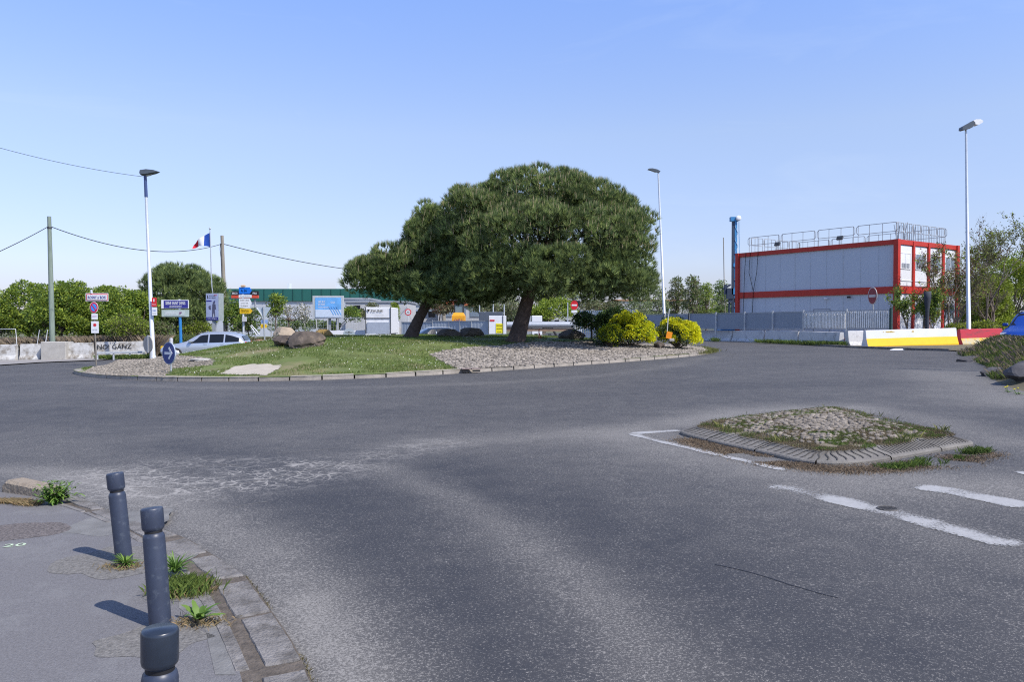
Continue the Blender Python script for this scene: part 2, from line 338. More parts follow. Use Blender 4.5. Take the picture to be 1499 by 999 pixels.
# flat sheets draped on the tilted ground
def sheet(name, poly, z, m, **k):
    me = MB(); vs = [(p[0], p[1], gz(p[0])+z) for p in poly]; me.add(vs, [tuple(range(len(vs)))]); o = me.build(name, m, **k)
    bm = bmesh.new(); bm.from_mesh(o.data); bmesh.ops.recalc_face_normals(bm, faces=bm.faces)
    if bm.faces and sum(f.normal.z for f in bm.faces) < 0: bmesh.ops.reverse_faces(bm, faces=bm.faces)
    bmesh.ops.triangulate(bm, faces=bm.faces); bm.to_mesh(o.data); bm.free(); return o
CRACKD = mat('pale_crack_dust', (.27, .255, .23), .9, var=.3, scale=8)
mb = MB()
def ribbon(mb, pts, wd, z, wob=.04, mat=0, dash=None, step=.12):
    P = resample([Vector(p[:2]) for p in pts], step); prev = None
    for i, p in enumerate(P[:-1]):
        d = (P[i+1]-p); d = d/max(d.length, 1e-6); nn = Vector((-d.y, d.x)); o = nn*mnoise.noise(Vector((p.x*2.1, p.y*2.1, 3)))*wob*3
        ww = wd*(.45+.8*abs(mnoise.noise(Vector((p.x*5, p.y*5, 9)))))
        cur = [(p+o+nn*ww), (p+o-nn*ww)]
        if prev and not (dash and mnoise.noise(Vector((p.x*2.3+.31, p.y*2.3+.17, dash+.37))) < (.14 if step < .1 else -.12)):
            q = prev+[cur[1], cur[0]]; mb.add([(a.x, a.y, gz(a.x)+z) for a in q], [(0, 1, 2, 3)], mat)
        prev = cur
ribbon(mb, pl([(190, 715), (260, 714), (330, 716), (440, 691), (520, 676), (620, 655), (700, 642), (760, 636)]), .008, .0065, dash=1)
ribbon(mb, pl([(210, 740), (300, 735), (360, 722), (420, 705)]), .006, .0065, dash=2)
ribbon(mb, pl([(180, 700), (240, 690), (330, 682), (420, 688)]), .006, .0065, dash=4)
ribbon(mb, pl([(300, 752), (360, 740), (420, 732)]), .005, .0065, dash=5)
ribbon(mb, pl([(280, 668), (420, 664), (560, 650)]), .006, .0065, dash=6)
ribbon(mb, pl([(640, 665), (800, 640), (1000, 612)]), .007, .0065, dash=7)
mb.build('road_crack_lines', CRACKD, kind='structure')
mb = MB(); ribbon(mb, pl([(985, 808), (1060, 830), (1150, 860), (1240, 880)]), .007, .0065, .03, dash=3, step=.04)
ribbon(mb, pl([(1300, 850), (1420, 880)]), .006, .0065, .03, dash=8, step=.04)
mb.build('road_tar_lines', mat('tar', (.02, .02, .024), .6), kind='structure')
# painted markings, worn
def paint_material():
    m = mat('worn_road_paint', (.37, .365, .355), .8, var=.12, scale=20); N = m.node_tree.nodes; L = m.node_tree.links
    tc = N.new('ShaderNodeTexCoord'); nz = N.new('ShaderNodeTexNoise'); nz.inputs['Scale'].default_value = 42; nz.inputs['Detail'].default_value = 6; nz.inputs['Roughness'].default_value = .8; L.new(tc.outputs['Object'], nz.inputs['Vector'])
    n2 = N.new('ShaderNodeTexNoise'); n2.inputs['Scale'].default_value = 1.8; L.new(tc.outputs['Object'], n2.inputs['Vector'])
    at_ = N.new('ShaderNodeAttribute'); at_.attribute_name = 'edge'
    ad = N.new('ShaderNodeMath'); ad.operation = 'ADD'; L.new(nz.outputs[0], ad.inputs[0]); L.new(n2.outputs[0], ad.inputs[1])
    ad2 = N.new('ShaderNodeMath'); ad2.operation = 'ADD'; L.new(ad.outputs[0], ad2.inputs[0]); L.new(at_.outputs['Fac'], ad2.inputs[1])
    mr = N.new('ShaderNodeMapRange'); mr.inputs[1].default_value = .97; mr.inputs[2].default_value = 1.13; L.new(ad2.outputs[0], mr.inputs[0])
    L.new(mr.outputs[0], N['Principled BSDF'].inputs['Alpha']); return m
PAINT = paint_material()
def marking(name, pix, hw, edge=.05):
    P = resample([Vector(p) for p in pl(pix)], .05); V = []; E = []; k = 7
    for i, p in enumerate(P):
        d = (P[min(i+1, len(P)-1)]-P[max(i-1, 0)]).normalized(); nn = Vector((-d.y, d.x))
        ed = min(i, len(P)-1-i)*.05
        for j in range(k):
            t = j/(k-1)*2-1; q = p+nn*t*hw; V.append((q.x, q.y, gz(q.x)+.009)); E.append(edge+.18-.4*abs(t)**3-.3*max(0, 1-ed/.1))
    Q = [(i*k+j, (i+1)*k+j, (i+1)*k+j+1, i*k+j+1) for i in range(len(P)-1) for j in range(k-1)]
    o = raw(name, V, Q, PAINT, n=4, kind='structure'); add_attr(o.data, 'edge', E)
marking('road_marking', [(922, 636), (960, 646), (1050, 667), (1155, 691)], .085, .02)
marking('road_marking', [(922, 636), (1000, 631)], .13, .04)
marking('road_marking', [(1120, 712), (1180, 722), (1260, 741), (1350, 764), (1499, 803)], .19, -.03)
marking('road_marking', [(1338, 713), (1400, 722), (1520, 747)], .19, -.03)
marking('road_marking', [(1486, 692), (1540, 700)], .10, .05)
# ------------------------------------------------------------------ foreground pavement
def pave_mat():
    return mat('pavement_asphalt', (.172, .165, .165), .88, var=.24, scale=70, bump=.5, bscale=110, dirt=(.22, .215, .21), dthr=.6, dscale=1.1)
PAVE = pave_mat(); DIRT = mat('gutter_dirt', (.12, .10, .08), .95, var=.4, scale=14, bump=.8, bscale=50)
PATCH = mat('concrete_patch', (.18, .17, .155), .92, var=.45, scale=38, bump=.6, bscale=70)
KERB = mat('kerb_stone', (.22, .205, .19), .9, var=.28, scale=4, bump=.9, bscale=55, dirt=(.11, .1, .088), dthr=.56, dscale=7)
outer = [(92, 723), (113, 733), (147, 748), (190, 767), (240, 782), (277, 797), (297, 810), (333, 833), (360, 853), (383, 883), (407, 917), (430, 953), (452, 1000), (500, 1110)]
inner = [(76, 741), (110, 752), (150, 768), (180, 785), (205, 800), (232, 815), (262, 843), (280, 862), (300, 893), (318, 920), (335, 950), (352, 999), (375, 1110)]
oW = smooth_open(pl(outer), 6); iW = smooth_open(pl(inner), 6)
sheet('gutter', [*oW, *reversed(iW)], .032, DIRT, kind='structure')
sheet('pavement', [Vector(hit(-160, 716)[:2]), Vector(hit(0, 725)[:2]), Vector(hit(60, 733)[:2]), *iW, Vector((-1.0, -4)), Vector((-12, -4)), Vector((-14, 9))], .035, PAVE, kind='structure')
def disc_poly(c, rx, ry, n=26, wob=.12, seed=0):
    return [Vector((c[0]+rx*math.cos(2*PI*i/n)*(1+wob*mnoise.noise(Vector((math.cos(2*PI*i/n)*1.5, math.sin(2*PI*i/n)*1.5, seed+.3)))*1.5), c[1]+ry*math.sin(2*PI*i/n)*(1+wob*mnoise.noise(Vector((math.sin(2*PI*i/n)*1.5, math.cos(2*PI*i/n)*1.5, seed+5.3)))*1.5))) for i in range(n)]
c = hit(165, 828); sheet('pavement_patch', disc_poly(c+Vector((.1, 0, 0)), .5, .42, seed=1, wob=.35, n=60), .0368, PATCH, kind='structure')
c = hit(228, 948); sheet('pavement_patch', disc_poly(c, .26, .22, seed=2, wob=.3, n=50), .0368, PATCH, kind='structure')
c = hit(150, 775); sheet('pavement_patch', disc_poly(c+Vector((.1, .1, 0)), .42, .5, seed=5, wob=.35, n=60), .0363, mat('pale_patch', (.19, .185, .175), .9, var=.25, scale=4, bump=.5), kind='structure')
c = hit(318, 905); sheet('pavement_patch', [Vector(hit(*p)[:2]) for p in [(262, 860), (285, 872), (330, 950), (345, 1000), (315, 1000), (300, 930), (262, 900)]], .0368, mat('pale_patch', (0, 0, 0)), kind='structure')
# kerb stones: slabs with gaps between
mb = MB(); A = resample(oW, .02); B = resample(iW, .02)
def tpt(P, t): return P[min(len(P)-1, max(0, int(t*(len(P)-1))))]
stones = []; t = 0.0
L_ = sum((b-a).length for a, b in zip(oW, oW[1:])); random.seed(3)
def nearest(P, q): return min(P, key=lambda a: (a-q).length)
def rough_stone(mb, q, zr, amp):
    P_ = resample(list(q)+[q[0]], .035); P_ = P_[:-1] if (P_[-1]-P_[0]).length < .02 else P_; c = sum(P_, Vector((0, 0)))/len(P_); sd_ = random.uniform(0, 50); o = []
    for p in P_: d = (p-c).normalized(); o.append(p+d*(mnoise.noise(Vector((p.x*9, p.y*9, sd_)))*amp*1.6+mnoise.noise(Vector((p.x*30, p.y*30, sd_)))*amp))
    n = len(o); tx, ty = random.uniform(-.01, .01), random.uniform(-.01, .01); h = lambda p: gz(p.x)+zr+(p.x-c.x)*tx+(p.y-c.y)*ty
    vs = [(p.x, p.y, gz(p.x)-.03) for p in o]+[(p.x, p.y, h(p)-.008) for p in o]+[(*(p.lerp(c, .05)), h(p)) for p in o]
    mb.add(vs, [(i+k*n, (i+1) % n+k*n, (i+1) % n+(k+1)*n, i+(k+1)*n) for k in (0, 1) for i in range(n)]+[tuple(range(2*n, 3*n))])
pos = 0
while pos < L_-.3:
    ln = random.uniform(.52, .75); gap = random.choice([.02, .04, .09, .13]); a0 = A[min(len(A)-1, int(pos/.02))]; a1 = A[min(len(A)-1, int((pos+ln)/.02))]
    b0 = nearest(B, a0); b1 = nearest(B, a1); d0 = (b0-a0)*random.uniform(.52, .8); d1 = (b1-a1)*random.uniform(.52, .78)
    am = A[min(len(A)-1, int((pos+ln/2)/.02))]
    zr = random.uniform(.037, .043); q = [a0+d0*.04, am+(d0+d1)*.02, a1+d1*.04, a1+d1, (a0+a1)/2+(d0+d1)/2, a0+d0]
    if random.random() < .5: q[3] = q[3].lerp(a1, random.uniform(.1, .35)).lerp(q[4], .12)      # a broken corner
    rough_stone(mb, q, zr, .006)
    # inner narrow stone
    e0 = a0+(b0-a0)*.84; e1 = a1+(b1-a1)*.84; q2 = [e0, e1, b1+(b1-e1)*.35, b0+(b0-e0)*.35]
    rough_stone(mb, q2, .040, .004)
    pos += ln+gap
mb.build('kerb', KERB, kind='structure')
# raised kerb stone at the far left
mb = MB(); k0 = hit(3, 726); k1 = hit(64, 735); d = (k1-k0).normalized(); nn = Vector((-d.y, d.x, 0)); ex = d*-1.2
prof = [(0, 0), (0, .13), (.03, .155), (.18, .155), (.2, .13), (.2, 0)]
vs = []
for s_, zf in ((k0, .75), (k0+d*.05, 1.02), (k0+d*.25, .96), (k1, .8)): vs += [s_+nn*a+Vector((0, 0, z*zf)) for a, z in prof]
fs = [(i*6+j, i*6+j+1, i*6+j+7, i*6+j+6) for i in range(3) for j in range(5)]+[(18, 19, 20, 21, 22, 23)]
fs.append((5, 4, 3, 2, 1, 0)); mb.add(vs, fs); mb.build('kerb_end_stone', mat('warm_kerb_stone', (.34, .28, .21), .92, var=.3, scale=9, bump=1, bscale=30, dirt=(.2, .16, .12), dthr=.55, dscale=9), kind='structure')
# "20" sprayed on the pavement
mb = MB(); cu_pts = hit(22, 806); mb.M = Matrix.Translation((cu_pts.x, cu_pts.y, gz(cu_pts.x)+.0395)) @ Matrix.Rotation(math.radians(18), 4, 'Z') @ Matrix.Rotation(-PI/2, 4, 'X')
mb.text('20', 0, 0, .15, .09, 0); mb.build('pavement_number', mat('pale_green_spray', (.5, .6, .42), .8, var=.3, scale=30), kind='structure')
bpy.data.objects['pavement_number']['label'] = 'pale sprayed number 20 on the grey pavement'
# cobbled/iron cover
IRON = mat('cast_iron', (.10, .095, .09), .7, .3, var=.3, scale=30, bump=.6, bscale=60)
def manhole(px, py, r, label, z, depth=.008):
    c = hit(px, py); mb = MB(); mb.lathe([(r*.98, -.02), (r, z), (r*.86, z+depth), (r*.84, z), (.001, z)], 28)
    for i in range(-6, 7):
        for j in range(-6, 7):
            x, y = i*r/7.5, j*r/7.5
            if math.hypot(x, y) < r*.78: mb.box((x, y, z+.002), (r/12, r/12, .006), rz=.78)
    mb.build('manhole_cover', IRON, loc=(c.x, c.y, gz(c.x)), label=label, cat='manhole cover')
c = hit(24, 785); sheet('pavement_patch', disc_poly(c, .36, .30, seed=9, wob=.3), .0366, mat('pitted_patch', (.15, .13, .12), .95, var=.7, scale=45, bump=1, bscale=50), kind='structure')
manhole(1299, 747, .085, 'small round iron cover on the worn white road line', .012)
# ------------------------------------------------------------------ bollards
BOL = mat('bollard_blue_grey', (.036, .046, .075), .42, var=.12, scale=9, dirt=(.085, .1, .125), dthr=.63, dscale=18, spec=.5)
BOLD = mat('bollard_dark', (.022, .03, .045), .3, var=.2, scale=9, dirt=(.1, .1, .11), dthr=.72, dscale=20, spec=.6)
def bollard(top, base, r, dark, label):
    base = Vector(base); top = Vector(top); ax = top-base; h = ax.length; q = ax.to_track_quat('Z', 'Y').to_euler()
    t = thing('bollard', label, 'bollard', base, group='round steel bollards along the kerb', rot=q)
    m = BOLD if dark else BOL; hh = r*2.05
    mb = MB(); mb.lathe([(r*.98, -.03), (r, 0), (r, h-hh-.045), (r*.93, h-hh-.027), (r*.8, h-hh-.02)], 32); mb.build('post', m if not dark else BOL, t)
    mb = MB(); mb.lathe([(r*.8, h-hh-.022), (r*.8, h-hh-.004)], 32); mb.build('groove', BLACK, t)
    mb = MB(); mb.lathe([(r*.82, h-hh-.006), (r*.98, h-hh+.004), (r*1.02, h-hh+.014), (r*1.02, h-.012), (r*.99, h-.004), (r*.92, h), (.001, h+.002)], 32); mb.build('cap', m, t)
def along(px, py, ref, pw, dia): # depth by apparent width
    return at(px, py, dia*F/pw)
b3 = hit(182, 829); b3.z += .035; b3t = at(168, 693, b3.y+.02)
bollard(b3t, b3, .056, False, 'farthest of the three blue grey bollards, leaning, grass tuft at its foot')
b2b = at(236, 934, 4.0); b2b = Vector((b2b.x, b2b.y, gz(b2b.x)+.035)); z2 = at(222, 746, 4.25)
b2b = hit(235, 925); b2b.z += .035
bollard(at(222, 744, b2b.y+.04), b2b, .0575, False, 'middle bollard, blue grey with a lighter cap, between the two others')
b1b = hit(235, 1235); b1b.z += .035; b1t = at(234, 921, b1b.y)
bollard(b1t, b1b, .056, True, 'nearest bollard with a glossy dark cap, cut off by the bottom edge')
# ------------------------------------------------------------------ weeds
WEED = mat('weed_leaves', (.15, .26, .045), .55, var=.2, island=.35, transl=.3)
DRY = mat('dry_grass', (.33, .25, .13), .9, island=.35, transl=.2)
GRS = mat('grass_blades', (.14, .205, .045), .6, var=.35, scale=.6, island=.35, transl=.3)
GRS2 = mat('grass_yellowing', (.22, .23, .07), .7, island=.35, transl=.25)
def blades(P, h, wd, lean=.35, upd=None, ups=None):
    n = len(P); h = (h*RNG.uniform(.5, 1.25, n))[:, None]; a = RNG.uniform(0, 2*PI, n); d = np.stack([np.cos(a), np.sin(a), np.zeros(n)], 1); s = np.stack([-np.sin(a), np.cos(a), np.zeros(n)], 1)*wd
    l = RNG.uniform(.1, 1, n)[:, None]*lean; up = np.array([0, 0, 1.0])
    m = P+d*h*l*.35+up*h*.6; t = P+d*h*l+up*h
    V = np.stack([P-s, P+s, m+s*.7, t, m-s*.7], 1).reshape(-1, 3); return V, np.arange(5*n).reshape(n, 5)
def long_leaf(mb, L, wd, az, el0, droop, serr=False):
    n = 7; vs = []; p = Vector((0, 0, .01)); el = el0; d = Vector((math.cos(az), math.sin(az), 0)); s = Vector((-d.y, d.x, 0))
    for i in range(n):
        t = i/(n-1); w_ = wd*math.sin(PI*min(1, .12+t*.85))**.8*(1+(.35 if (serr and i % 2) else 0)); vs += [p-s*w_+Vector((0, 0, w_*.25)), p, p+s*w_+Vector((0, 0, w_*.25))]
        p = p+(d*math.cos(el)+Vector((0, 0, math.sin(el))))*L/(n-1); el -= droop/(n-1)
    fs = [(i*3+j, i*3+j+1, i*3+j+4, i*3+j+3) for i in range(n-1) for j in range(2)]; mb.add(vs, fs, 0, True)
def rosette(px, py, n, L, wd, label, el=(.3, 1.2), dry=True, serr=False, dz=.035):
    p = hit(px, py); t = thing('weed_plant', label, 'weed', (p.x, p.y, gz(p.x)+dz)); mb = MB()
    for i in range(n): long_leaf(mb, L*random.uniform(.6, 1.15), wd*random.uniform(.7, 1.2), random.uniform(0, 2*PI), random.uniform(*el), random.uniform(.4, 1.5), serr)
    mb.build('leaves', WEED, t)
    if dry:
        Pn = np.stack([RNG.normal(0, .07, 260), RNG.normal(0, .05, 260), np.zeros(260)], 1); V, Q = blades(Pn, .03, .0012, 1.8); raw('dry_stalks', V, Q, DRY, t, n=5)
    return t
rosette(184, 838, 60, .12, .006, 'spiky green weed tuft at the foot of the farthest bollard')
rosette(256, 850, 80, .17, .006, 'lush narrow leaved weed behind the middle bollard', el=(.6, 1.4), dry=False)
rosette(290, 922, 16, .15, .015, 'broad leaved weed in dry litter beside the nearest bollard', el=(.5, 1.2), serr=True)
p = hit(268, 876); t = thing('grass_tuft', 'half dry grass tuft between pavement and broken kerb stones', 'grass tuft', (p.x, p.y, gz(p.x)+.035))
for nm, m_, k_, hh in (('green_blades', GRS, 1500, .08), ('dry_blades', DRY, 900, .05)):
    Pn = np.stack([RNG.normal(0, .075, k_), RNG.normal(0, .06, k_), np.zeros(k_)], 1); V, Q = blades(Pn, hh, .0012, .9); raw(nm, V, Q, m_, t, n=5)
# the bushy weed at the kerb end
p = hit(82, 744); t = thing('weed_plant', 'bushy jagged leaved weed growing against the raised kerb end', 'weed', (p.x, p.y, gz(p.x)+.035))
mb = MB(); st = MB()
for i in range(34):
    a = random.uniform(0, 2*PI); h = random.uniform(.04, .22); l = random.uniform(.02, .16); tip = Vector((math.cos(a)*l*1.3, math.sin(a)*l*.8, h)); st.tube([(0, 0, 0), tip*.5+Vector((0, 0, .02)), tip], [.004, .003, .002], 5)
    for j in range(11):
        u = random.uniform(.25, 1); mb.M = Matrix.Translation(tip*u); long_leaf(mb, random.uniform(.05, .09), .009, random.uniform(0, 2*PI), random.uniform(-.2, .9), .9, True)
mb.build('leaves', WEED, t); st.build('stem', mat('weed_stem', (.12, .16, .05), .7), t)
def scatter_in(poly, dens, zf):
    xs_ = [p[0] for p in poly]; ys_ = [p[1] for p in poly]; A_ = (max(xs_)-min(xs_))*(max(ys_)-min(ys_)); n = int(A_*dens)
    x = RNG.uniform(min(xs_), max(xs_), n); y = RNG.uniform(min(ys_), max(ys_), n); k = in_poly(x, y, poly); return x[k], y[k]
# dry grass / moss along the joint between road and kerb, litter
def along_line(pts, n, wd):
    P = resample([Vector(p[:2]) for p in pts], .01); idx = RNG.integers(0, len(P), n); q = np.array([[P[i].x, P[i].y] for i in idx])+RNG.normal(0, wd, (n, 2)); return q
q = along_line(oW, 2600, .012); msk = np.array([mnoise.noise(Vector((a*1.3, b*1.3, 4))) for a, b in q]) > -.15; q = q[msk]
V, Q = blades(np.stack([q[:, 0], q[:, 1], gzn(q[:, 0])+.01], 1), .018, .0022, 1.6); raw('joint_moss', V, Q, mat('dry_moss', (.15, .13, .07), .95, island=.4), n=5, label='dry moss and litter along the kerb joint', cat='ground cover', kind='stuff')
q = along_line([hit(-20, 742), hit(20, 742), hit(52, 746)], 1800, .03); V, Q = blades(np.stack([q[:, 0], q[:, 1], gzn(q[:, 0])+.035], 1), .04, .0016, 1.8)
raw('dry_kerb_grass', V, Q, DRY, n=5, label='dry straw grass lying along the raised kerb', cat='dry grass', kind='stuff')
# ------------------------------------------------------------------ central roundabout island
isl_px = [(108, 546), (135, 553), (200, 557), (300, 559), (420, 558), (520, 555), (600, 551.5), (700, 545.5), (800, 538.5), (900, 531.5), (970, 526), (1025, 520.5), (1042, 516)]
P = pl(isl_px); tip = Vector(P[-1]); l0 = Vector(P[0])
back = [tip+Vector((.2, 5)), tip+Vector((-1.5, 11)), Vector((0, 57)), Vector((-8, 58)), Vector((-15, 53)), l0+Vector((-1.2, 16)), l0+Vector((-1.2, 8)), l0+Vector((-.4, 3))]
ISL = smooth_closed([Vector(p) for p in P]+back, 8)
TOPZ = .95
def isl_z(x, y):
    x = np.asarray(x, float); y = np.asarray(y, float); e = dist_poly(x, y, ISL); ins = in_poly(x, y, ISL)
    k = gzn(x)+.14; t = sm(e, 0, 9.5)**.85; nz = .05*np.sin(x*.9+1)*np.sin(y*.7)*sm(e, 1, 5)
    return np.where(ins, k+(np.maximum(TOPZ+.02*np.clip(-x-8, 0, 9)*0, k)-k)*t+nz, gzn(x))
def isl_h(x, y): return float(isl_z(np.array([x]), np.array([y]))[0])
def ih(px, py): return hit(px, py, isl_h)
GBASE = mat('island_turf', (.13, .165, .045), .95, var=.3, scale=.8, bump=.6, bscale=20, dirt=(.24, .2, .11), dthr=.58, dscale=.5)
CBASE = mat('cobble_mortar', (.15, .135, .105), .95, var=.3, scale=3)
SAND = mat('sandy_slab', (.46, .41, .33), .9, var=.12, scale=3, bump=.3)
cobR = [ih(*p)[:2] for p in [(628, 519), (652, 513.5), (700, 508), (760, 503), (860, 500.5), (1000, 502), (1028, 509), (1036, 515), (1020, 519.5), (900, 529), (800, 536), (700, 543), (672, 541), (650, 531)]]
cobL = [ih(*p)[:2] for p in [(122, 546), (140, 537), (180, 524), (215, 515.5), (262, 513), (262, 521), (312, 527), (312, 535), (250, 541), (240, 552), (160, 550)]]
slab = [ih(*p)[:2] for p in [(318, 549.5), (345, 536), (380, 534), (412, 534.5), (408, 541), (392, 550)]]
cx_, cy_ = -3.0, 40.0; n = len(ISL); rings = 46; V = []
for r in range(rings+1):
    s_ = 1-(r/rings)**1.25
    for p in ISL: V.append((cx_+(p.x-cx_)*s_, cy_+(p.y-cy_)*s_))
V = np.array(V); ss = isl_z(V[:, 0], V[:, 1]); ss[:n] = gzn(V[:n, 0])+.13; V3 = np.column_stack([V, ss])
Q = np.array([(r*n+i, r*n+(i+1) % n, (r+1)*n+(i+1) % n, (r+1)*n+i) for r in range(rings) for i in range(n)])
c_ = V3[Q].mean(1); mi = np.where(in_poly(c_[:, 0], c_[:, 1], cobR) | in_poly(c_[:, 0], c_[:, 1], cobL), 1, 0)
raw('roundabout_island', V3, Q, [GBASE, CBASE], mi=mi, smooth=True, n=4, kind='structure')
sx, sy = np.meshgrid(np.linspace(min(p[0] for p in slab), max(p[0] for p in slab), 30), np.linspace(min(p[1] for p in slab), max(p[1] for p in slab), 16))
sl2 = []; sp_ = resample([Vector(p) for p in slab]+[Vector(slab[0])], .08)
for p in sp_: sl2.append((p.x+.1*mnoise.noise(Vector((p.x*3, p.y*3, 0))), p.y+.3*mnoise.noise(Vector((p.x*3, p.y*3, 5)))))
slab = sl2; gx2, gy2 = np.meshgrid(np.arange(min(p[0] for p in slab), max(p[0] for p in slab), .05), np.arange(min(p[1] for p in slab), max(p[1] for p in slab), .08)); k2 = in_poly(gx2, gy2, slab); ncx = gx2.shape[1]; Vs = np.stack([gx2, gy2, isl_z(gx2.ravel(), gy2.ravel()).reshape(gx2.shape)+.018], -1).reshape(-1, 3); km = k2[:-1, :-1] & k2[1:, 1:] & k2[:-1, 1:] & k2[1:, :-1]; jj_, ii_ = np.nonzero(km)
raw('concrete_slab', Vs, np.stack([jj_*ncx+ii_, jj_*ncx+ii_+1, (jj_+1)*ncx+ii_+1, (jj_+1)*ncx+ii_], 1), SAND, n=4, kind='structure')
# kerb of the island, stone by stone
mb = MB(); R_ = resample(ISL+[ISL[0]], .05); stp = 20
KB2 = mat('island_kerb_stone', (.36, .32, .27), .88, var=.18, scale=1.2, bump=.4, bscale=40, dirt=(.22, .2, .17), dthr=.58, dscale=1.5)
for i in range(0, len(R_)-stp, stp):
    seg = R_[i:i+stp] ; seg = [seg[0], seg[6], seg[12], seg[-1]]; vs = []; jit = random.uniform(-.012, .012)
    for j, p in enumerate(seg):
        d = (seg[min(j+1, 3)]-seg[max(j-1, 0)]).normalized(); nn = Vector((-d.y, d.x)); nn = nn if (Vector((cx_, cy_))-p).dot(nn) > 0 else -nn
        for a, z in ((0, -.02), (.01, .11), (.035, .14), (.26, .145), (.27, .0)): q_ = p+nn*a; vs.append((q_.x, q_.y, gz(q_.x)+z+(jit if z > .05 else 0)))
    mb.add(vs, [(a*5+b, a*5+b+1, a*5+b+6, a*5+b+5) for a in range(3) for b in range(4)]+[(0, 1, 2, 3, 4), (15, 16, 17, 18, 19)])
mb.build('island_kerb', KB2, kind='structure')
# kerb drain
p = hit(690, 547); mb = MB()
for k in (-.17, .17): mb.box((k, -.0, .085), (.26, .05, .06), 0); mb.box((k, .1, .155), (.31, .3, .03), 1)
mb.build('kerb_drain', [BLACK, mat('drain_stone', (.26, .2, .18), .9, var=.2)], loc=(p.x, p.y-.01, gz(p.x)), rot=(0, 0, .17), label='pinkish stone kerb drain with two dark slots', cat='drain')
def cobbles(name, poly, step, r, zf, m, label, parent=None):
    xs_ = [p[0] for p in poly]; ys_ = [p[1] for p in poly]; gx_, gy_ = np.meshgrid(np.arange(min(xs_), max(xs_), step), np.arange(min(ys_), max(ys_), step))
    x = (gx_+step*.5*(np.arange(gx_.shape[0]) % 2)[:, None]).ravel()+RNG.normal(0, step*.2, gx_.size)+np.sin(gy_.ravel()*1.7)*step; y = gy_.ravel()+RNG.normal(0, step*.2, gx_.size)+np.sin(gx_.ravel()*1.3)*step; k = in_poly(x, y, poly); x = x[k]; y = y[k]; z = zf(x, y); n = len(x)
    a0 = RNG.uniform(0, 2*PI, n); ang = a0[:, None]+np.arange(6)*PI/3; rx = r*RNG.uniform(.75, 1.15, n); ry = r*RNG.uniform(.65, 1.0, n); hh = r*RNG.uniform(.4, .85, n)
    def ring(sc, zz):
        return np.stack([x[:, None]+np.cos(ang)*rx[:, None]*sc, y[:, None]+np.sin(ang)*ry[:, None]*sc, (z+zz*hh)[:, None]*np.ones(6)], -1)
    top = np.stack([x, y, z+hh], -1)[:, None, :]; V = np.concatenate([ring(1, -.2), ring(.92, .55), ring(.55, .93), top], 1)
    F3 = []
    for i in range(6):
        j = (i+1) % 6; F3 += [(i, j, j+6), (i, j+6, i+6), (i+6, j+6, j+12), (i+6, j+12, i+12), (i+12, j+12, 18)]
    F3 = np.array(F3); Fa = (F3[None]+np.arange(n)[:, None, None]*19).reshape(-1, 3)
    return raw(name, V.reshape(-1, 3), Fa, m, label=label, cat='cobbles', kind='stuff', smooth=False)
COB = mat('cobble_stone', (.26, .228, .19), .9, var=.2, scale=1.5, island=.5)
cobbles('cobblestones', cobR, .135, .066, isl_z, COB, 'rounded pale cobbles paving the right slope of the roundabout')
cobbles('cobblestones', cobL, .115, .05, lambda x, y: isl_z(x, y)-.01, mat('cobble_grey', (.25, .22, .18), .92, var=.3, scale=1, island=.45), 'worn grey cobbles at the left tip of the roundabout')
# turf
def turf(n, yr, avoid, h, wd, m, name, label, msk=None):
    x = RNG.uniform(-21, 13, n); y = 22+(RNG.uniform(0, 1, n)**1.5)*yr; e = dist_poly(x, y, ISL); k = in_poly(x, y, ISL) & (e > .3)
    for a in avoid: k &= ~in_poly(x, y, a)
    if msk: k &= msk(x, y)
    x = x[k]; y = y[k]; V, Q = blades(np.stack([x, y, isl_z(x, y)], 1), h, wd, 1.0); raw(name, V, Q, m, n=5, label=label, cat='grass', kind='stuff')
def nmask(sc, thr, sgn=1):
    def f(x, y): return np.array([mnoise.noise(Vector((a*sc, b*sc, 2.2)))*sgn > thr for a, b in zip(x, y)])
    return f
turf(220000, 26, [cobR, cobL, slab], .07, .006, GRS, 'lawn_grass', 'green grass covering the roundabout mound', nmask(.7, -.18))
turf(60000, 24, [cobR, cobL, slab], .06, .007, GRS2, 'dry_lawn_grass', 'yellowing patches in the grass of the roundabout mound', nmask(.6, .1))
x = RNG.uniform(-18, 8, 5200); y = 23+RNG.uniform(0, 1, 5200)**1.3*18; k = in_poly(x, y, ISL) & ~in_poly(x, y, cobR) & ~in_poly(x, y, cobL) & ~in_poly(x, y, slab) & nmask(.35, -.12)(x, y) & (dist_poly(x, y, ISL) > .6); x = x[k]; y = y[k]
z = isl_z(x, y)+RNG.uniform(.05, .1, len(x)); P3 = np.stack([x, y, z], 1); Dd = unit(np.stack([RNG.normal(0, .5, len(x)), RNG.normal(0, .5, len(x)), np.ones(len(x))], 1)); V = []
u_ = unit(np.cross(Dd, np.array([1, .1, 0])))*.016; v_ = unit(np.cross(Dd, u_))*.016
V = np.stack([P3-u_, P3-v_, P3+u_, P3+v_], 1).reshape(-1, 3); raw('daisies', V, np.arange(4*len(x)).reshape(-1, 4), mat('daisy_white', (.75, .75, .68), .7), n=4, label='tiny white daisies in the roundabout grass', cat='daisies', kind='stuff')
# weeds at the kerb tip
q = along_line([Vector(ISL[i][:2]) for i in range(88, 108)], 2500, .18); V, Q = blades(np.stack([q[:, 0], q[:, 1], gzn(q[:, 0])+.05], 1), .14, .006, .9); raw('kerb_weeds', V, Q, GRS2, n=5, label='weeds round the right tip of the roundabout kerb', cat='weeds', kind='stuff')
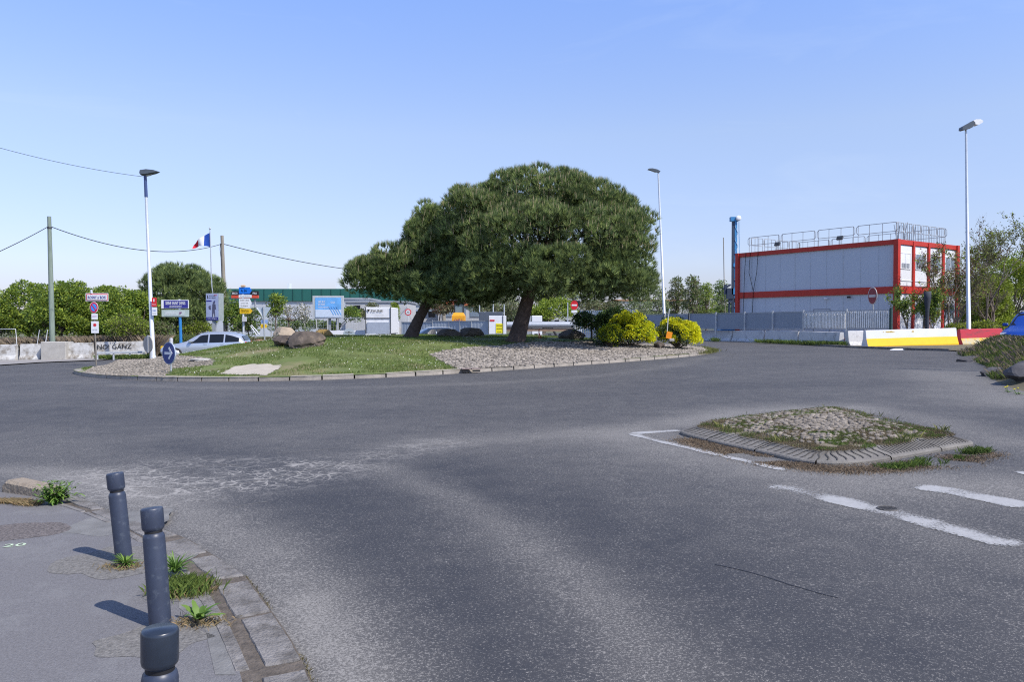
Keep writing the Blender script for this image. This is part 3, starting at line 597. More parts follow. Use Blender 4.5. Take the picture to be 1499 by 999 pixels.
# ------------------------------------------------------------------ traffic island on the right
ti_px = [(998, 634), (1004, 640), (1060, 654), (1120, 667), (1172, 679), (1215, 682.5), (1255, 681), (1300, 675.5), (1350, 667), (1400, 658), (1426, 653), (1400, 645), (1374, 639), (1300, 621), (1230, 604), (1175, 607), (1118, 613), (1031, 624)]
TI = smooth_closed(pl(ti_px), 8); tc_ = sum(TI, Vector((0, 0)))/len(TI); e_t = lambda x, y: dist_poly(x, y, TI)
def ti_z(x, y):
    x = np.asarray(x, float); e = dist_poly(x, y, TI); return np.where(in_poly(x, y, TI), gzn(x)+.124+.075*sm(e, .3, 1.0), gzn(x))
KB3 = mat('grooved_concrete_kerb', (.2, .185, .165), .92, var=.3, scale=3, bump=.5, bscale=40, dirt=(.16, .15, .13), dthr=.58, dscale=6)
mb = MB(); R_ = resample(TI+[TI[0]], .02); stp = 50
def inw(p, d): nn = Vector((-d.y, d.x)); return nn if (tc_-p).dot(nn) > 0 else -nn
for i in range(0, len(R_)-10, stp):
    seg = R_[i:min(i+stp, len(R_)-1)]; seg = seg[::8]+[seg[-1]]; m_ = len(seg); vs = []; jt = random.uniform(-.002, .002)
    for j, p in enumerate(seg):
        d = (seg[min(j+1, m_-1)]-seg[max(j-1, 0)]).normalized(); nn = inw(p, d)
        for a, z in ((0, -.02), (.0, .03), (.015, .045), (.29, .118), (.33, .122), (.335, 0)): q_ = p+nn*a; vs.append((q_.x, q_.y, gz(q_.x)+z+(jt if z > .02 else 0)))
    mb.add(vs, [(a*6+b, a*6+b+1, a*6+b+7, a*6+b+6) for a in range(m_-1) for b in range(5)])
# grooves: thin dark wavy strips standing just proud of the sloping face
for i in range(0, len(R_)-8, 3):
    p = R_[i]; d = (R_[min(i+3, len(R_)-1)]-p); d = d.normalized() if d.length > 0 else Vector((1, 0)); nn = inw(p, d)
    front = p.x > 4.4
    if not front and i % 6: continue
    pr = []; L0, L1 = (.05, .27)
    for s_ in range(7):
        a = L0+(L1-L0)*s_/6; off = d*(.014*math.sin(s_*1.15)+(.03*s_/6)); q_ = p+nn*a+off; zz = gz(q_.x)+.045+(a-.015)/.275*.073+.006; pr += [(q_.x-d.x*.009, q_.y-d.y*.009, zz), (q_.x+d.x*.009, q_.y+d.y*.009, zz)]
    mb.add(pr, [(s_*2, s_*2+1, s_*2+3, s_*2+2) for s_ in range(6)], 1)
mb.build('traffic_island_kerb', [KB3, mat('groove_dark', (.07, .065, .058), .95)], kind='structure')
gx3, gy3 = np.meshgrid(np.arange(min(p.x for p in TI), max(p.x for p in TI), .04), np.arange(min(p.y for p in TI), max(p.y for p in TI), .04)); nc3 = gx3.shape[1]
k3 = in_poly(gx3, gy3, TI) & (dist_poly(gx3, gy3, TI) > .29); Vs = np.stack([gx3, gy3, ti_z(gx3, gy3)], -1).reshape(-1, 3); km = k3[:-1, :-1] & k3[1:, 1:] & k3[:-1, 1:] & k3[1:, :-1]; jj_, ii_ = np.nonzero(km)
raw('traffic_island', Vs, np.stack([jj_*nc3+ii_, jj_*nc3+ii_+1, (jj_+1)*nc3+ii_+1, (jj_+1)*nc3+ii_], 1), mat('island_earth', (.17, .145, .1), .95, var=.3, scale=4, bump=.8, bscale=30), n=4, smooth=True, kind='structure')
TIi = [tc_+(p-tc_)*.70 for p in TI]
cobbles('cobblestones', TIi, .086, .044, lambda x, y: ti_z(x, y)-.004, mat('cobble_stone_brown', (.22, .19, .155), .88, var=.2, scale=5, island=.35), 'small brownish cobbles in the middle of the traffic island')
BRN0 = mat('dry_island_grass', (.2, .16, .09), .95, island=.4)
def ring_grass(name, label, n, smin, smax, h, wd, m, thr=-.1, zoff=0, sc=2.5):
    idx = RNG.integers(0, len(TI), n); jj = RNG.uniform(0, 1, n); s_ = RNG.uniform(smin, smax, n); T = np.array([[p.x, p.y] for p in TI]); b = T[idx]*(1-jj[:, None])+T[(idx+1) % len(TI)]*jj[:, None]
    q = np.array([tc_.x, tc_.y])+(b-np.array([tc_.x, tc_.y]))*s_[:, None]; k = np.array([mnoise.noise(Vector((a*sc, c*sc, 7+zoff))) > thr for a, c in q]); q = q[k]
    V, Q = blades(np.stack([q[:, 0], q[:, 1], ti_z(q[:, 0], q[:, 1])], 1), h, wd, 1.1); raw(name, V, Q, m, n=5, label=label, cat='grass', kind='stuff')
ring_grass('island_grass', 'green grass growing round the rim of the traffic island', 30000, .4, .86, .03, .0022, GRS, .02, 0, 3.5)
ring_grass('island_dry_grass', 'dry brown grass among the traffic island cobbles', 42000, .35, .88, .026, .002, BRN0, -.2, 3)
ring_grass('island_tall_grass', 'taller grass sprigs along the back of the traffic island', 900, .72, .86, .10, .0025, GRS2, .2, 6, 2.2)
fr = [Vector(p) for p in pl([(1005, 645), (1060, 660), (1130, 678), (1215, 690), (1300, 688), (1400, 676), (1440, 664)])]
q = along_line(fr, 16000, .13); k = np.array([mnoise.noise(Vector((a*2, c*2, 1))) > -.25 for a, c in q]); q = q[k]; V, Q = blades(np.stack([q[:, 0], q[:, 1], gzn(q[:, 0])+.005], 1), .022, .003, 2.2); raw('gutter_litter', V, Q, mat('brown_litter', (.24, .18, .12), .95, island=.4), n=5, label='brown straw litter at the foot of the traffic island kerb', cat='litter', kind='stuff')
q = along_line(pl([(1300, 688), (1330, 684), (1400, 672), (1438, 662)]), 3200, .06); k = np.array([mnoise.noise(Vector((a*3, c*3, 1))) > -.0 for a, c in q]); q = q[k]; V, Q = blades(np.stack([q[:, 0], q[:, 1], gzn(q[:, 0])+.005], 1), .06, .0035, 1.3); raw('gutter_weeds', V, Q, GRS, n=5, label='green weeds at the right foot of the traffic island kerb', cat='weeds', kind='stuff')
# ------------------------------------------------------------------ far pavement, verges
FPAV = mat('far_pavement', (.3, .28, .26), .9, var=.12, scale=1.5, bump=.3)
sheet('far_pavement', [Vector(p) for p in pl([(-260, 548), (0, 536), (60, 532), (150, 528.5), (180, 524), (225, 516), (205, 512), (120, 521), (0, 526), (-260, 532)])], .06, FPAV, kind='structure')
VERGE = mat('verge_earth', (.15, .13, .08), .95, var=.3, scale=1.5, bump=.8, bscale=12)
sheet('left_verge', [Vector(p) for p in pl([(-400, 533), (0, 525), (120, 520), (215, 511), (250, 503)])]+[Vector((-26, 80)), Vector((-60, 90)), Vector((-90, 60))], .07, VERGE, kind='structure')
rv = pl([(1010, 497.5), (1100, 501), (1240, 509.5), (1330, 513), (1404, 515)])
sheet('right_verge', [Vector(p) for p in rv]+[Vector(hit(1490, 512)[:2]), Vector((60, 44)), Vector((60, 100)), Vector((16, 100))], .05, VERGE, kind='structure')
mb = MB(); P = resample([Vector(p) for p in rv], .9)
for a, b in zip(P, P[1:]):
    d = (b-a).normalized(); nn = Vector((-d.y, d.x)); nn = nn if nn.y > 0 else -nn; b = b-d*.01
    q4 = [a, b, b+nn*.2, a+nn*.2]; mb.add([(v.x, v.y, gz(v.x)) for v in q4]+[(v.x, v.y, gz(v.x)+.11) for v in q4], [(0, 1, 5, 4), (4, 5, 6, 7), (2, 3, 7, 6), (1, 2, 6, 5), (3, 0, 4, 7)])
mb.build('far_kerb', KERB, kind='structure')
# ------------------------------------------------------------------ trees
def blob(px, py, Y, rxp, rzp, ry): c = at(px, py, Y); m = Y/F; return (c, rxp*m, ry, rzp*m)
def clumps(blobs, per, rc):
    C = []
    vols = [b[1]*b[2]+b[1]*b[3]+b[2]*b[3] for b in blobs]; tot = sum(vols)
    for bi, (c, rx, ry, rz) in enumerate(blobs):
        k = max(3, int(per*vols[bi]/tot)); d = unit(RNG.normal(size=(k, 3))); d[:, 2] = np.where(d[:, 2] < -.55, -d[:, 2]*.5, d[:, 2]); d = unit(d)
        R3 = np.array([rx, ry, rz]); rr = rc*RNG.uniform(.7, 1.25, k); s_ = 1-rr[:, None]/np.maximum(R3, rr[:, None]*1.02)*RNG.uniform(.55, 1.0, (k, 1))
        Pc = np.array(c)+d*R3*s_; keep = np.ones(k, bool)
        for bj, (c2, a, b_, e) in enumerate(blobs):
            if bj != bi: keep &= (((Pc-np.array(c2))/np.array([a, b_, e]))**2).sum(1) > .5
        C.append(np.column_stack([Pc, rr])[keep])
    return np.vstack(C)
def foliage_pts(C, n, up=.35, shell=.55):
    idx = RNG.choice(len(C), n, p=(C[:, 3]**2)/(C[:, 3]**2).sum()); d = unit(RNG.normal(size=(n, 3))+np.array([0, 0, up])); r = C[idx, 3]*RNG.uniform(shell, 1, n)**.6
    return C[idx, :3]+d*r[:, None]*np.array([1, 1, .85]), d
def limbs(parent, top, C, k, r0, m, base=None, path=None, n=9):
    mb = MB()
    if path: mb.tube(path[0], path[1], n, 0); 
    sel = C[RNG.choice(len(C), min(k, len(C)), replace=False)]
    o = Vector(top)
    for c in sel:
        e = Vector(c[:3]); m1 = o.lerp(e, .35)+Vector((random.uniform(-.2, .2), random.uniform(-.2, .2), -.05*(e-o).length)); m2 = o.lerp(e, .7)+Vector((random.uniform(-.2, .2), random.uniform(-.2, .2), 0))
        mb.tube([o, m1, m2, e], [r0, r0*.62, r0*.4, r0*.15], 6, 0, caps=False)
    return mb.build('trunk', m, parent)
def relp(C, o): C = C.copy(); C[:, :3] -= np.array(o); return C
def pine(label, base, blobs, path, rads, ntuft, k, nl, wd, rc, per, cat='pine tree', group=None, buds=0, mats=(NEED, NEED2)):
    t = thing('pine_tree', label, cat, base, group=group); o = np.array(base)
    C = relp(clumps(blobs, per, rc), base); P_, D = foliage_pts(C, ntuft, .6, .78); D = unit(D*.75+np.array([0, 0, .95])+RNG.normal(size=D.shape)*.15)
    grp = np.array([mnoise.noise(Vector((float(q[0])*1.1, float(q[1])*1.1, float(q[2])*1.1))) for q in P_[::1]])
    kp = grp > -.33; P_ = P_[kp]; D = D[kp]; ntuft = len(P_)
    Pi = np.vstack([np.array(c_)-o+unit(RNG.normal(size=(ntuft//14, 3)))*RNG.uniform(.1, .85, (ntuft//14, 1))*np.array([a_, b2_, e_])*np.array([1, 1, .8]) for c_, a_, b2_, e_ in blobs]); P_ = np.vstack([P_, Pi]); D = np.vstack([D, unit(RNG.normal(size=Pi.shape))])
    V, T = needles(P_, D, k, nl, wd, .55); mi = np.repeat((RNG.uniform(0, 1, len(P_)) < .42) & (np.arange(len(P_)) < ntuft), k).astype(int); raw('crown', V, T, list(mats), t, mi)
    if buds:
        zq = np.quantile(P_[:, 2], .35); up = P_[(D[:, 2] > .5) & (P_[:, 2] > zq)][:buds]; Vb = np.stack([up+np.array([-.014, 0, 0]), up+np.array([.014, 0, 0]), up+np.array([0, .01, nl*1.25])], 1).reshape(-1, 3); raw('buds', Vb, np.arange(len(Vb)).reshape(-1, 3), BUD, t)
    pth = [Vector(p)-Vector(base) for p in path]; limbs(t, pth[-2], C, 26, rads[-1]*.8, BARK, path=(pth, rads), n=12); return t
def b_(px, py, Y): return at(px, py, Y)
Y1 = 36.5; base = ih(757, 492); base = Vector(b_(757, 491, base.y)) if False else base
def foot(px, Y): x = at(px, 490, Y).x; return Vector((x, Y, isl_h(x, Y)))
f1 = foot(756, 37); Yp = 37
pine('big umbrella pine with a dense domed crown in the middle of the roundabout', f1,
     [blob(800, 365, Yp, 146, 74, 4.4), blob(787, 300, Yp, 90, 56, 2.9), blob(895, 368, Yp, 70, 78, 3.0), blob(880, 416, Yp-.3, 82, 38, 3.0), blob(705, 335, Yp+.3, 62, 66, 3.0), blob(775, 408, Yp-1, 112, 42, 3.4), blob(850, 308, Yp, 66, 44, 2.4), blob(690, 424, Yp+.6, 92, 34, 2.8), blob(668, 372, Yp+.8, 44, 50, 2.4), blob(916, 330, Yp+.4, 34, 40, 1.8)],
     [f1-Vector((.05, 0, .2)), f1+Vector((0, 0, .08)), b_(766, 462, Yp), b_(774, 432, Yp), b_(786, 392, Yp), b_(800, 350, Yp)], [.62, .42, .33, .29, .25, .16], 30000, 12, .27, .0115, .62, 520, buds=4200)
f2 = foot(602, 39); Yq = 39
pine('smaller leaning pine on the left of the big umbrella pine', f2,
     [blob(550, 411, Yq, 46, 36, 1.8), blob(588, 390, Yq-.2, 42, 38, 1.9), blob(606, 416, Yq, 52, 38, 2.2), blob(646, 375, Yq+.5, 54, 62, 2.6), blob(652, 428, Yq, 78, 32, 2.6), blob(624, 352, Yq, 32, 36, 1.6), blob(628, 325, Yq+.3, 24, 24, 1.2)],
     [f2-Vector((.08, 0, .2)), f2+Vector((0, 0, .05)), b_(614, 465, Yq), b_(630, 436, Yq), b_(642, 405, Yq), b_(645, 380, Yq)], [.5, .34, .25, .22, .18, .1], 15500, 12, .27, .0115, .6, 280, buds=1800)
yp = 62; f3 = on(262, yp)
pine('dark rounded pine behind the blue and white signs on the left', f3,
     [blob(262, 432, yp, 52, 44, 3), blob(228, 455, yp, 38, 34, 2.4), blob(300, 440, yp, 32, 38, 2.4), blob(265, 415, yp, 38, 30, 2.2), blob(255, 462, yp-1, 62, 24, 3)],
     [f3, b_(262, 480, yp), b_(262, 455, yp), b_(262, 430, yp)], [.3, .25, .2, .12], 10000, 8, .34, .018, .7, 260)
def leafmat(name, col, island=.4, tr=.35): return mat(name, col, .6, var=.3, scale=.7, island=island, transl=tr, spec=.3)
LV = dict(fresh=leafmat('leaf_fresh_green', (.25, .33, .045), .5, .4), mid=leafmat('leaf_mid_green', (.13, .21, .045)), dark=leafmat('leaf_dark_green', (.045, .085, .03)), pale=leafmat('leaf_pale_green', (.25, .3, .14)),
          lime=leafmat('leaf_lime', (.25, .31, .035)), blossom=leafmat('blossom_white', (.62, .6, .55)), olive=leafmat('leaf_olive', (.17, .17, .08)), bronze=leafmat('leaf_bronze', (.15, .09, .05)), spurge=leafmat('spurge_yellow', (.74, .72, .02), .25, .3), spurge2=leafmat('spurge_green', (.34, .44, .03), .3, .3))
def tree(label, px, Y, blobs, n, size, m, r=.15, name='tree', cat='tree', group=None, rc=.6, per=60, k=14, bark=BARK2, wid=.6, m2=None, f2_=.3, dz=0, base=None):
    f = base or on(px, Y, dz); t = thing(name, label, cat, f, group=group); C = relp(clumps(blobs, per, rc), f); P_, D = foliage_pts(C, n, .2, .3)
    D = unit(D+RNG.normal(size=D.shape)*.7); V, Q = leaves(P_, D, size, wid); mi = (RNG.uniform(0, 1, len(P_)) < f2_).astype(int) if m2 else None
    raw('crown', V, Q, [LV[m]]+([LV[m2]] if m2 else []), t, mi, n=4)
    c0 = sum((Vector(b[0]) for b in blobs), Vector())/len(blobs)-f; lo = min((b[0].z-b[3]*.4) for b in blobs)-f.z; top = Vector((c0.x, c0.y, max(.4, lo)))
    limbs(t, top, C, k, r*.6, bark, path=([Vector((0, 0, -.1)), top*.5, top, c0*.6+top*.4], [r*1.3, r, r*.8, r*.4]), n=8); return t
G1 = 'bright green trees of the left hedgerow'
hl = ['off the left edge of the frame', 'cut by the left edge', 'just left of the tall weathered pole', 'right behind the tall weathered pole', 'between the tall pole and the town sign', 'right behind the town name sign', 'just right of the town name sign', 'touching the dark pine']
for i, (px, top, w_) in enumerate([(-70, 412, 60), (-12, 416, 44), (38, 411, 42), (84, 413, 38), (112, 412, 32), (146, 417, 34), (178, 420, 32), (206, 424, 26)]):
    Y = 56+(i % 3)*1.5; h_ = 490-top
    tree('bright green hedgerow tree '+hl[i], px, Y, [blob(px, top+28, Y, w_*.8, 27, 2), blob(px-6, top+50, Y-.4, w_, 30, 2.1), blob(px+8, top+66, Y, w_*.9, 24, 1.9), blob(px+w_*.4, top+22, Y, w_*.4, 18, 1.2)], 10000 if i else 3000, .17, 'fresh', .14, group=G1, rc=.55, per=70, m2='mid', f2_=.35)
tree('low pale green bush behind the guard rail by the first lamp post', 190, 50, [blob(190, 480, 50, 30, 22, 1.2)], 3600, .13, 'fresh', .06, 'shrub', 'shrub', rc=.4, per=30, m2='olive', k=6)
tree('low bush in front of the dark pine trunk', 228, 54, [blob(232, 485, 54, 24, 14, 1.2)], 2000, .13, 'olive', .05, 'shrub', 'shrub', rc=.35, per=20, k=5, m2='mid')
tree('small yellowish bush behind the silver estate car bonnet', 285, 60, [blob(288, 484, 60, 26, 14, 1.2)], 2200, .15, 'fresh', .05, 'shrub', 'shrub', rc=.35, per=20, k=5, m2='olive')
tree('ivy green bush right of the second wooden pole', 343, 72, [blob(342, 465, 72, 13, 24, 1.2), blob(350, 475, 72, 16, 16, 1)], 4500, .18, 'mid', .08, 'shrub', 'shrub', rc=.5, per=40, k=6, m2='fresh')
tree('leafy shrub between the direction signs and the give way sign', 368, 70, [blob(368, 470, 70, 16, 18, 1.2), blob(358, 482, 70, 22, 10, 1)], 2600, .17, 'mid', .07, 'shrub', 'shrub', rc=.5, per=30, k=6, m2='olive')
tree('young tree with thin fresh leaves above white blossom', 404, 74, [blob(404, 440, 74, 15, 9, 1), blob(402, 455, 74, 14, 14, 1)], 1500, .18, 'fresh', .07, rc=.4, per=24, k=12, m2='mid')
tree('white blossoming bush left of the billboard', 425, 76, [blob(432, 462, 76, 24, 20, 1.6), blob(412, 462, 76, 18, 16, 1.4)], 2400, .15, 'blossom', .08, rc=.5, per=30, k=16, m2='olive', f2_=.45)
tree('green bush behind the mesh fence under the blossom', 440, 80, [blob(446, 476, 80, 22, 12, 1.5), blob(415, 478, 80, 26, 12, 1.5)], 2600, .17, 'mid', .07, 'shrub', 'shrub', rc=.5, per=30, k=8, m2='pale')
tree('dark green bush right of the billboard', 514, 84, [blob(515, 462, 84, 14, 14, 1.4), blob(470, 478, 84, 28, 9, 1.3)], 3200, .2, 'mid', .08, 'shrub', 'shrub', rc=.5, per=34, k=8, m2='fresh')
tree('grey green bush in front of the white warehouse wall', 540, 92, [blob(532, 462, 92, 14, 10, 1.4), blob(545, 452, 92, 9, 8, 1.2)], 1800, .2, 'olive', .07, 'shrub', 'shrub', rc=.5, per=24, k=8, m2='mid')
tree('brownish bush between the leaning trunk and the excavator', 640, 96, [blob(634, 450, 96, 18, 14, 2), blob(655, 455, 96, 12, 12, 1.4)], 2600, .22, 'olive', .09, 'shrub', 'shrub', rc=.6, per=30, k=12, m2='bronze', f2_=.4)
tree('loose olive tree rising behind the white site cabinet', 722, 98, [blob(715, 452, 98, 22, 12, 2), blob(750, 455, 98, 16, 14, 2)], 3000, .22, 'olive', .09, rc=.6, per=30, k=12, m2='pale', f2_=.4)
tree('ivy clad bush just right of the box truck', 578, 86, [blob(577, 462, 86, 7, 20, 1)], 1500, .18, 'fresh', .06, 'shrub', 'shrub', rc=.4, per=20, k=5)
tree('bright green round bush seen right of the big pine trunk', 815, 100, [blob(812, 457, 100, 30, 22, 3), blob(790, 462, 100, 22, 16, 2.4)], 5500, .26, 'fresh', .12, rc=.8, per=50, k=10)
tree('tall yellow green tree seen between the two pine trunks', 705, 112, [blob(702, 445, 112, 24, 20, 3), blob(735, 440, 112, 22, 24, 3)], 4500, .3, 'pale', .15, rc=.9, per=50, k=12, m2='olive')
tree('drooping willow like tree just right of the big pine trunk', 795, 118, [blob(796, 435, 118, 22, 26, 3), blob(830, 432, 118, 18, 18, 3)], 5000, .28, 'pale', .2, rc=.8, per=60, k=18, m2='lime', f2_=.35)
tree('yellowish spring tree low behind the no entry sign', 868, 116, [blob(868, 450, 116, 22, 14, 3), blob(900, 452, 116, 18, 12, 3)], 3600, .26, 'olive', .15, rc=.8, per=40, k=14, m2='pale')
G2 = 'slender spring trees behind the hoarding'
for i, (px, top, w_, m, l) in enumerate([(935, 422, 20, 'pale', 'pale blossoming tree left of the middle lamp post'), (962, 418, 18, 'pale', 'pale spring tree directly behind the middle lamp post'), (990, 404, 16, 'olive', 'brownish half bare tree right of the middle lamp post'), (1014, 403, 15, 'olive', 'taller olive spring tree behind the hoarding'), (1034, 410, 15, 'fresh', 'green poplar like tree near the drill rig'), (1054, 409, 15, 'mid', 'green tree right beside the drill rig')]):
    Y = 112+(i % 3)*4
    tree(l, px, Y, [blob(px, top+14, Y, w_*.6, 14, 1.6), blob(px+2, top+34, Y, w_, 20, 2.2), blob(px-2, top+48, Y, w_, 16, 2.2)], 3400, .24, m, .14, group=G2, rc=.7, per=55, k=22, m2='pale' if m != 'olive' else 'mid', f2_=.3)
# recursive branchy spring trees
def branchy(label, px, Y, H, spread, depth, leafn, m, seed, r=.12, dz=0, name='tree', cat='tree', group=None, lsize=.11, stems=1, base=None, m2=None):
    rnd = random.Random(seed); f = base or on(px, Y, dz); t = thing(name, label, cat, f, group=group); mb = MB(); tips = []
    def grow(p, d, L, r_, k):
        pts = [p]; dd = d.copy()
        for i in range(3): dd = (dd+Vector((rnd.gauss(0, .12), rnd.gauss(0, .12), rnd.gauss(.04, .06)))).normalized(); pts.append(pts[-1]+dd*L/3)
        mb.tube(pts, [r_, r_*.86, r_*.74, r_*.62], 6 if k > 2 else 4, 0, caps=False)
        if k <= 2:
            for a, b in zip(pts, pts[1:]): tips.append((a, b))
        if k == 0: return
        for j in range(rnd.choice([2, 3, 3, 4])):
            q = pts[rnd.choice([1, 2, 3, 3])]; ang = rnd.uniform(0, 2*PI); tl = rnd.uniform(.35, .85)*spread; side = Vector((math.cos(ang), math.sin(ang), rnd.uniform(-.1, .35))); nd = (dd+side*tl).normalized()
            grow(q, nd, L*rnd.uniform(.55, .8), r_*.55, k-1)
    for s_ in range(stems):
        d0 = Vector((rnd.gauss(0, .1 if stems == 1 else .3), rnd.gauss(0, .1 if stems == 1 else .25), 1)).normalized(); grow(Vector((rnd.gauss(0, .08*stems), rnd.gauss(0, .08*stems), -.1)), d0, H*.42, r, depth)
    mb.build('trunk', BARK2, t)
    if leafn:
        ii = [rnd.randrange(len(tips)) for _ in range(leafn)]; P_ = np.array([list(tips[i][0].lerp(tips[i][1], rnd.random())) for i in ii])+RNG.normal(0, .07, (leafn, 3)); D = unit(RNG.normal(size=(leafn, 3))+np.array([0, 0, -.2]))
        V, Q = leaves(P_, D, lsize, .6); mi = (RNG.uniform(0, 1, leafn) < .3).astype(int) if m2 else None; raw('crown', V, Q, [LV[m]]+([LV[m2]] if m2 else []), t, mi, n=4)
    return t
G3 = 'sparse spring trees beside the red framed building'
branchy('thin bare topped tree in front of the lit end of the red framed building', 1392, 47.5, 5.6, .7, 5, 1500, 'bronze', 11, .075, group=G3, m2='fresh')
branchy('tall bare twigged tree just left of the tall lamp post', 1398, 50, 6.6, .8, 6, 1600, 'bronze', 63, .08, group=G3, m2='olive')
branchy('spreading thin leaved tree just right of the tall lamp post', 1438, 49, 7.4, .9, 6, 5600, 'olive', 5, .10, group=G3, m2='fresh')
branchy('thin leaved tree leaning towards the right edge of the frame', 1458, 51, 6.2, .95, 6, 5000, 'olive', 21, .09, group=G3, m2='lime', stems=2)
branchy('young sapling with sparse leaves left of the tall lamp post', 1402, 48.5, 4.6, .7, 5, 1600, 'fresh', 31, .06, group=G3, m2='bronze', stems=2)
branchy('thin twiggy sapling in front of the second window bay', 1350, 48, 4.4, .7, 5, 900, 'bronze', 91, .05, group=G3, m2='fresh')
branchy('twin stemmed bare shrub at the far end of the red framed building', 1385, 48.2, 5.0, .8, 5, 1500, 'olive', 93, .05, group=G3, m2='fresh', stems=2)
branchy('ivy clothed bushy sapling at the corner of the red framed building', 1336, 46.5, 3.4, .5, 5, 4200, 'mid', 41, .06, group=G3, m2='fresh', stems=3, lsize=.12)
branchy('low leafy sapling between the dark post and the building', 1372, 47, 3.0, .6, 5, 2200, 'fresh', 51, .05, group=G3, m2='bronze', stems=2)
G4 = 'bright green trees at the right edge'
for i, (px, top, w_, l) in enumerate([(1446, 405, 34, 'dense bright green tree right behind the tall lamp post'), (1480, 372, 36, 'dense bright green tree touching the right edge'), (1530, 380, 50, 'dense bright green tree beyond the right edge')]):
    Y = 56+i*2
    tree(l, px, Y, [blob(px, top+26, Y, w_*.8, 28, 2), blob(px-4, top+56, Y, w_, 30, 2.2), blob(px, 478, Y, w_*.95, 20, 2.2)], 14000, .15, 'lime', .14, group=G4, rc=.6, per=70, k=24, m2='fresh', f2_=.5)
tree('low scrub behind the red and yellow barrier', 1425, 45.5, [blob(1410, 482, 45.5, 26, 9, .8), blob(1440, 480, 45.5, 22, 10, .8)], 3400, .12, 'lime', .04, 'shrub', 'shrub', rc=.35, per=30, k=6, m2='olive')
# yellow spurge bushes on the roundabout
def spurge(label, px, Y, rx, ry, rz, pyc, yellow, n=230):
    f = foot(px, Y); c = at(px, pyc+2.5, Y)-f; t = thing('spurge_bush', label, 'bush', f, group='rounded spurge bushes on the roundabout'); m_ = Y/F; C = []
    d = unit(RNG.normal(size=(n, 3))); d[:, 2] = np.abs(d[:, 2])*1.25-.3; d = unit(d); n = n; R3 = np.array([rx*m_, ry, rz*m_]); Pc = np.array(c)+np.array([0, 0, -R3[2]*.75])+d*R3*np.array([1, 1, 1.55])*RNG.uniform(.82, 1, (n, 1))
    C = np.column_stack([Pc, RNG.uniform(.1, .19, n)]); C[:, :3] += RNG.normal(size=(n, 3))*.05; C = C[np.array([mnoise.noise(Vector((float(q[0])*1.8, float(q[1])*1.8, float(q[2])*1.8+3))) for q in C]) > -.3]; P_, D = foliage_pts(C, n*75, .6, .75); D = unit(D+RNG.normal(size=D.shape)*.3); V, Q = leaves(P_, D, .075, .55)
    mi = (RNG.uniform(0, 1, len(P_)) > yellow).astype(int); raw('foliage', V, Q, [LV['spurge'], LV['spurge2']], t, mi, n=4)
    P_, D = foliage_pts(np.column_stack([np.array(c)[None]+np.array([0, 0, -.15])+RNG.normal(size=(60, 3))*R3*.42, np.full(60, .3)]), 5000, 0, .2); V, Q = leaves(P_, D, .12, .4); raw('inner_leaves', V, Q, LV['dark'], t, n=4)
    mb = MB()
    for i in range(30): e = Vector(Pc[i]); mb.tube([(0, 0, 0), e*.5+Vector((0, 0, -.05)), e], [.02, .014, .008], 5, caps=False)
    mb.build('stem', BARK2, t)
spurge('rounded bright yellow spurge bush right of the leaning post', 992, 40, 31, 1.1, 16, 478, .9)
spurge('broad yellow green spurge bush beside the dark shrub', 922, 39, 36, 1.2, 20, 474, .66, 280)
spurge('small yellow green spurge bush low in front of the dark shrub', 893, 38.2, 15, .6, 9, 483, .35, 110)
for px, pyc, rx, rz, l in ((866, 474, 30, 19, 'dark green shrub under the right side of the big pine'), (900, 468, 26, 19, 'dark shrub between the pine and the yellow spurge')):
    f = foot(px, 40.5); c = at(px, pyc, 40.5); tree(l, px, 40.5, [(c, rx*.0347, .9, rz*.0347)], 3600, .11, 'dark', .05, 'shrub', 'shrub', rc=.3, per=40, k=8, base=f, m2='mid', f2_=.25)
def lump(name, label, cat, p, sx, sy, sz, m, seed, group=None, rz=0, sub=4, amp=.28, sc=1.1, sink=.2, flat=0):
    bm = bmesh.new(); bmesh.ops.create_icosphere(bm, subdivisions=sub, radius=1)
    for v in bm.verts:
        q = v.co.copy(); a = mnoise.noise(q*sc+Vector((seed, seed*2, 0))); b = mnoise.noise(q*2.7+Vector((0, seed, 1))); c = abs(mnoise.noise(q*6+Vector((seed, 0, 4))))*1.6
        s_ = 1+amp*a*1.5+.12*b-.08*c; q = q*s_
        for pl_ in ((.8, .3, .5), (-.7, -.5, .5), (.2, -.9, .35), (-.3, .6, .72), (.1, .1, 1)):    # chiselled faces
            nn = Vector(pl_).normalized(); e = q.dot(nn)-(.72+.12*math.sin(seed*7+pl_[0]*9)); 
            if e > 0: q -= nn*e*.85
        v.co = Vector((q.x*sx, q.y*sy, q.z*sz+sz*(1-sink)))
    me = bpy.data.meshes.new(name); bm.to_mesh(me); bm.free(); me.materials.append(m); [setattr(f, 'use_smooth', False) for f in me.polygons]
    o = bpy.data.objects.new(name, me); COL.objects.link(o); o.location = p; o.rotation_euler = (0, 0, rz); return tag(o, label, cat, group)
ROCK = mat('dark_boulder', (.10, .08, .066), .9, var=.4, scale=3, bump=1, bscale=9, dirt=(.26, .2, .14), dthr=.62, dscale=2.2)
ROCKL = mat('pale_sandstone', (.45, .36, .27), .9, var=.25, scale=2, bump=1, bscale=8, dirt=(.2, .14, .1), dthr=.6, dscale=2)
ROCKB = mat('grey_brown_boulder', (.13, .115, .1), .9, var=.3, scale=2, bump=1, bscale=8)  # own dark grey brown of the rocks below the pines
def yof(px, py): return ih(px, py)
p = ih(450, 507); lump('boulder', 'large dark brown boulder lying on the grass mound', 'boulder', p, .78, .7, .52, ROCK, 31, 'boulders on the roundabout', .5, sink=.55)
p = ih(418, 506); lump('boulder', 'low dark rock tucked against the left of the large boulder', 'boulder', p, .5, .5, .26, ROCK, 8, 'boulders on the roundabout', .6)
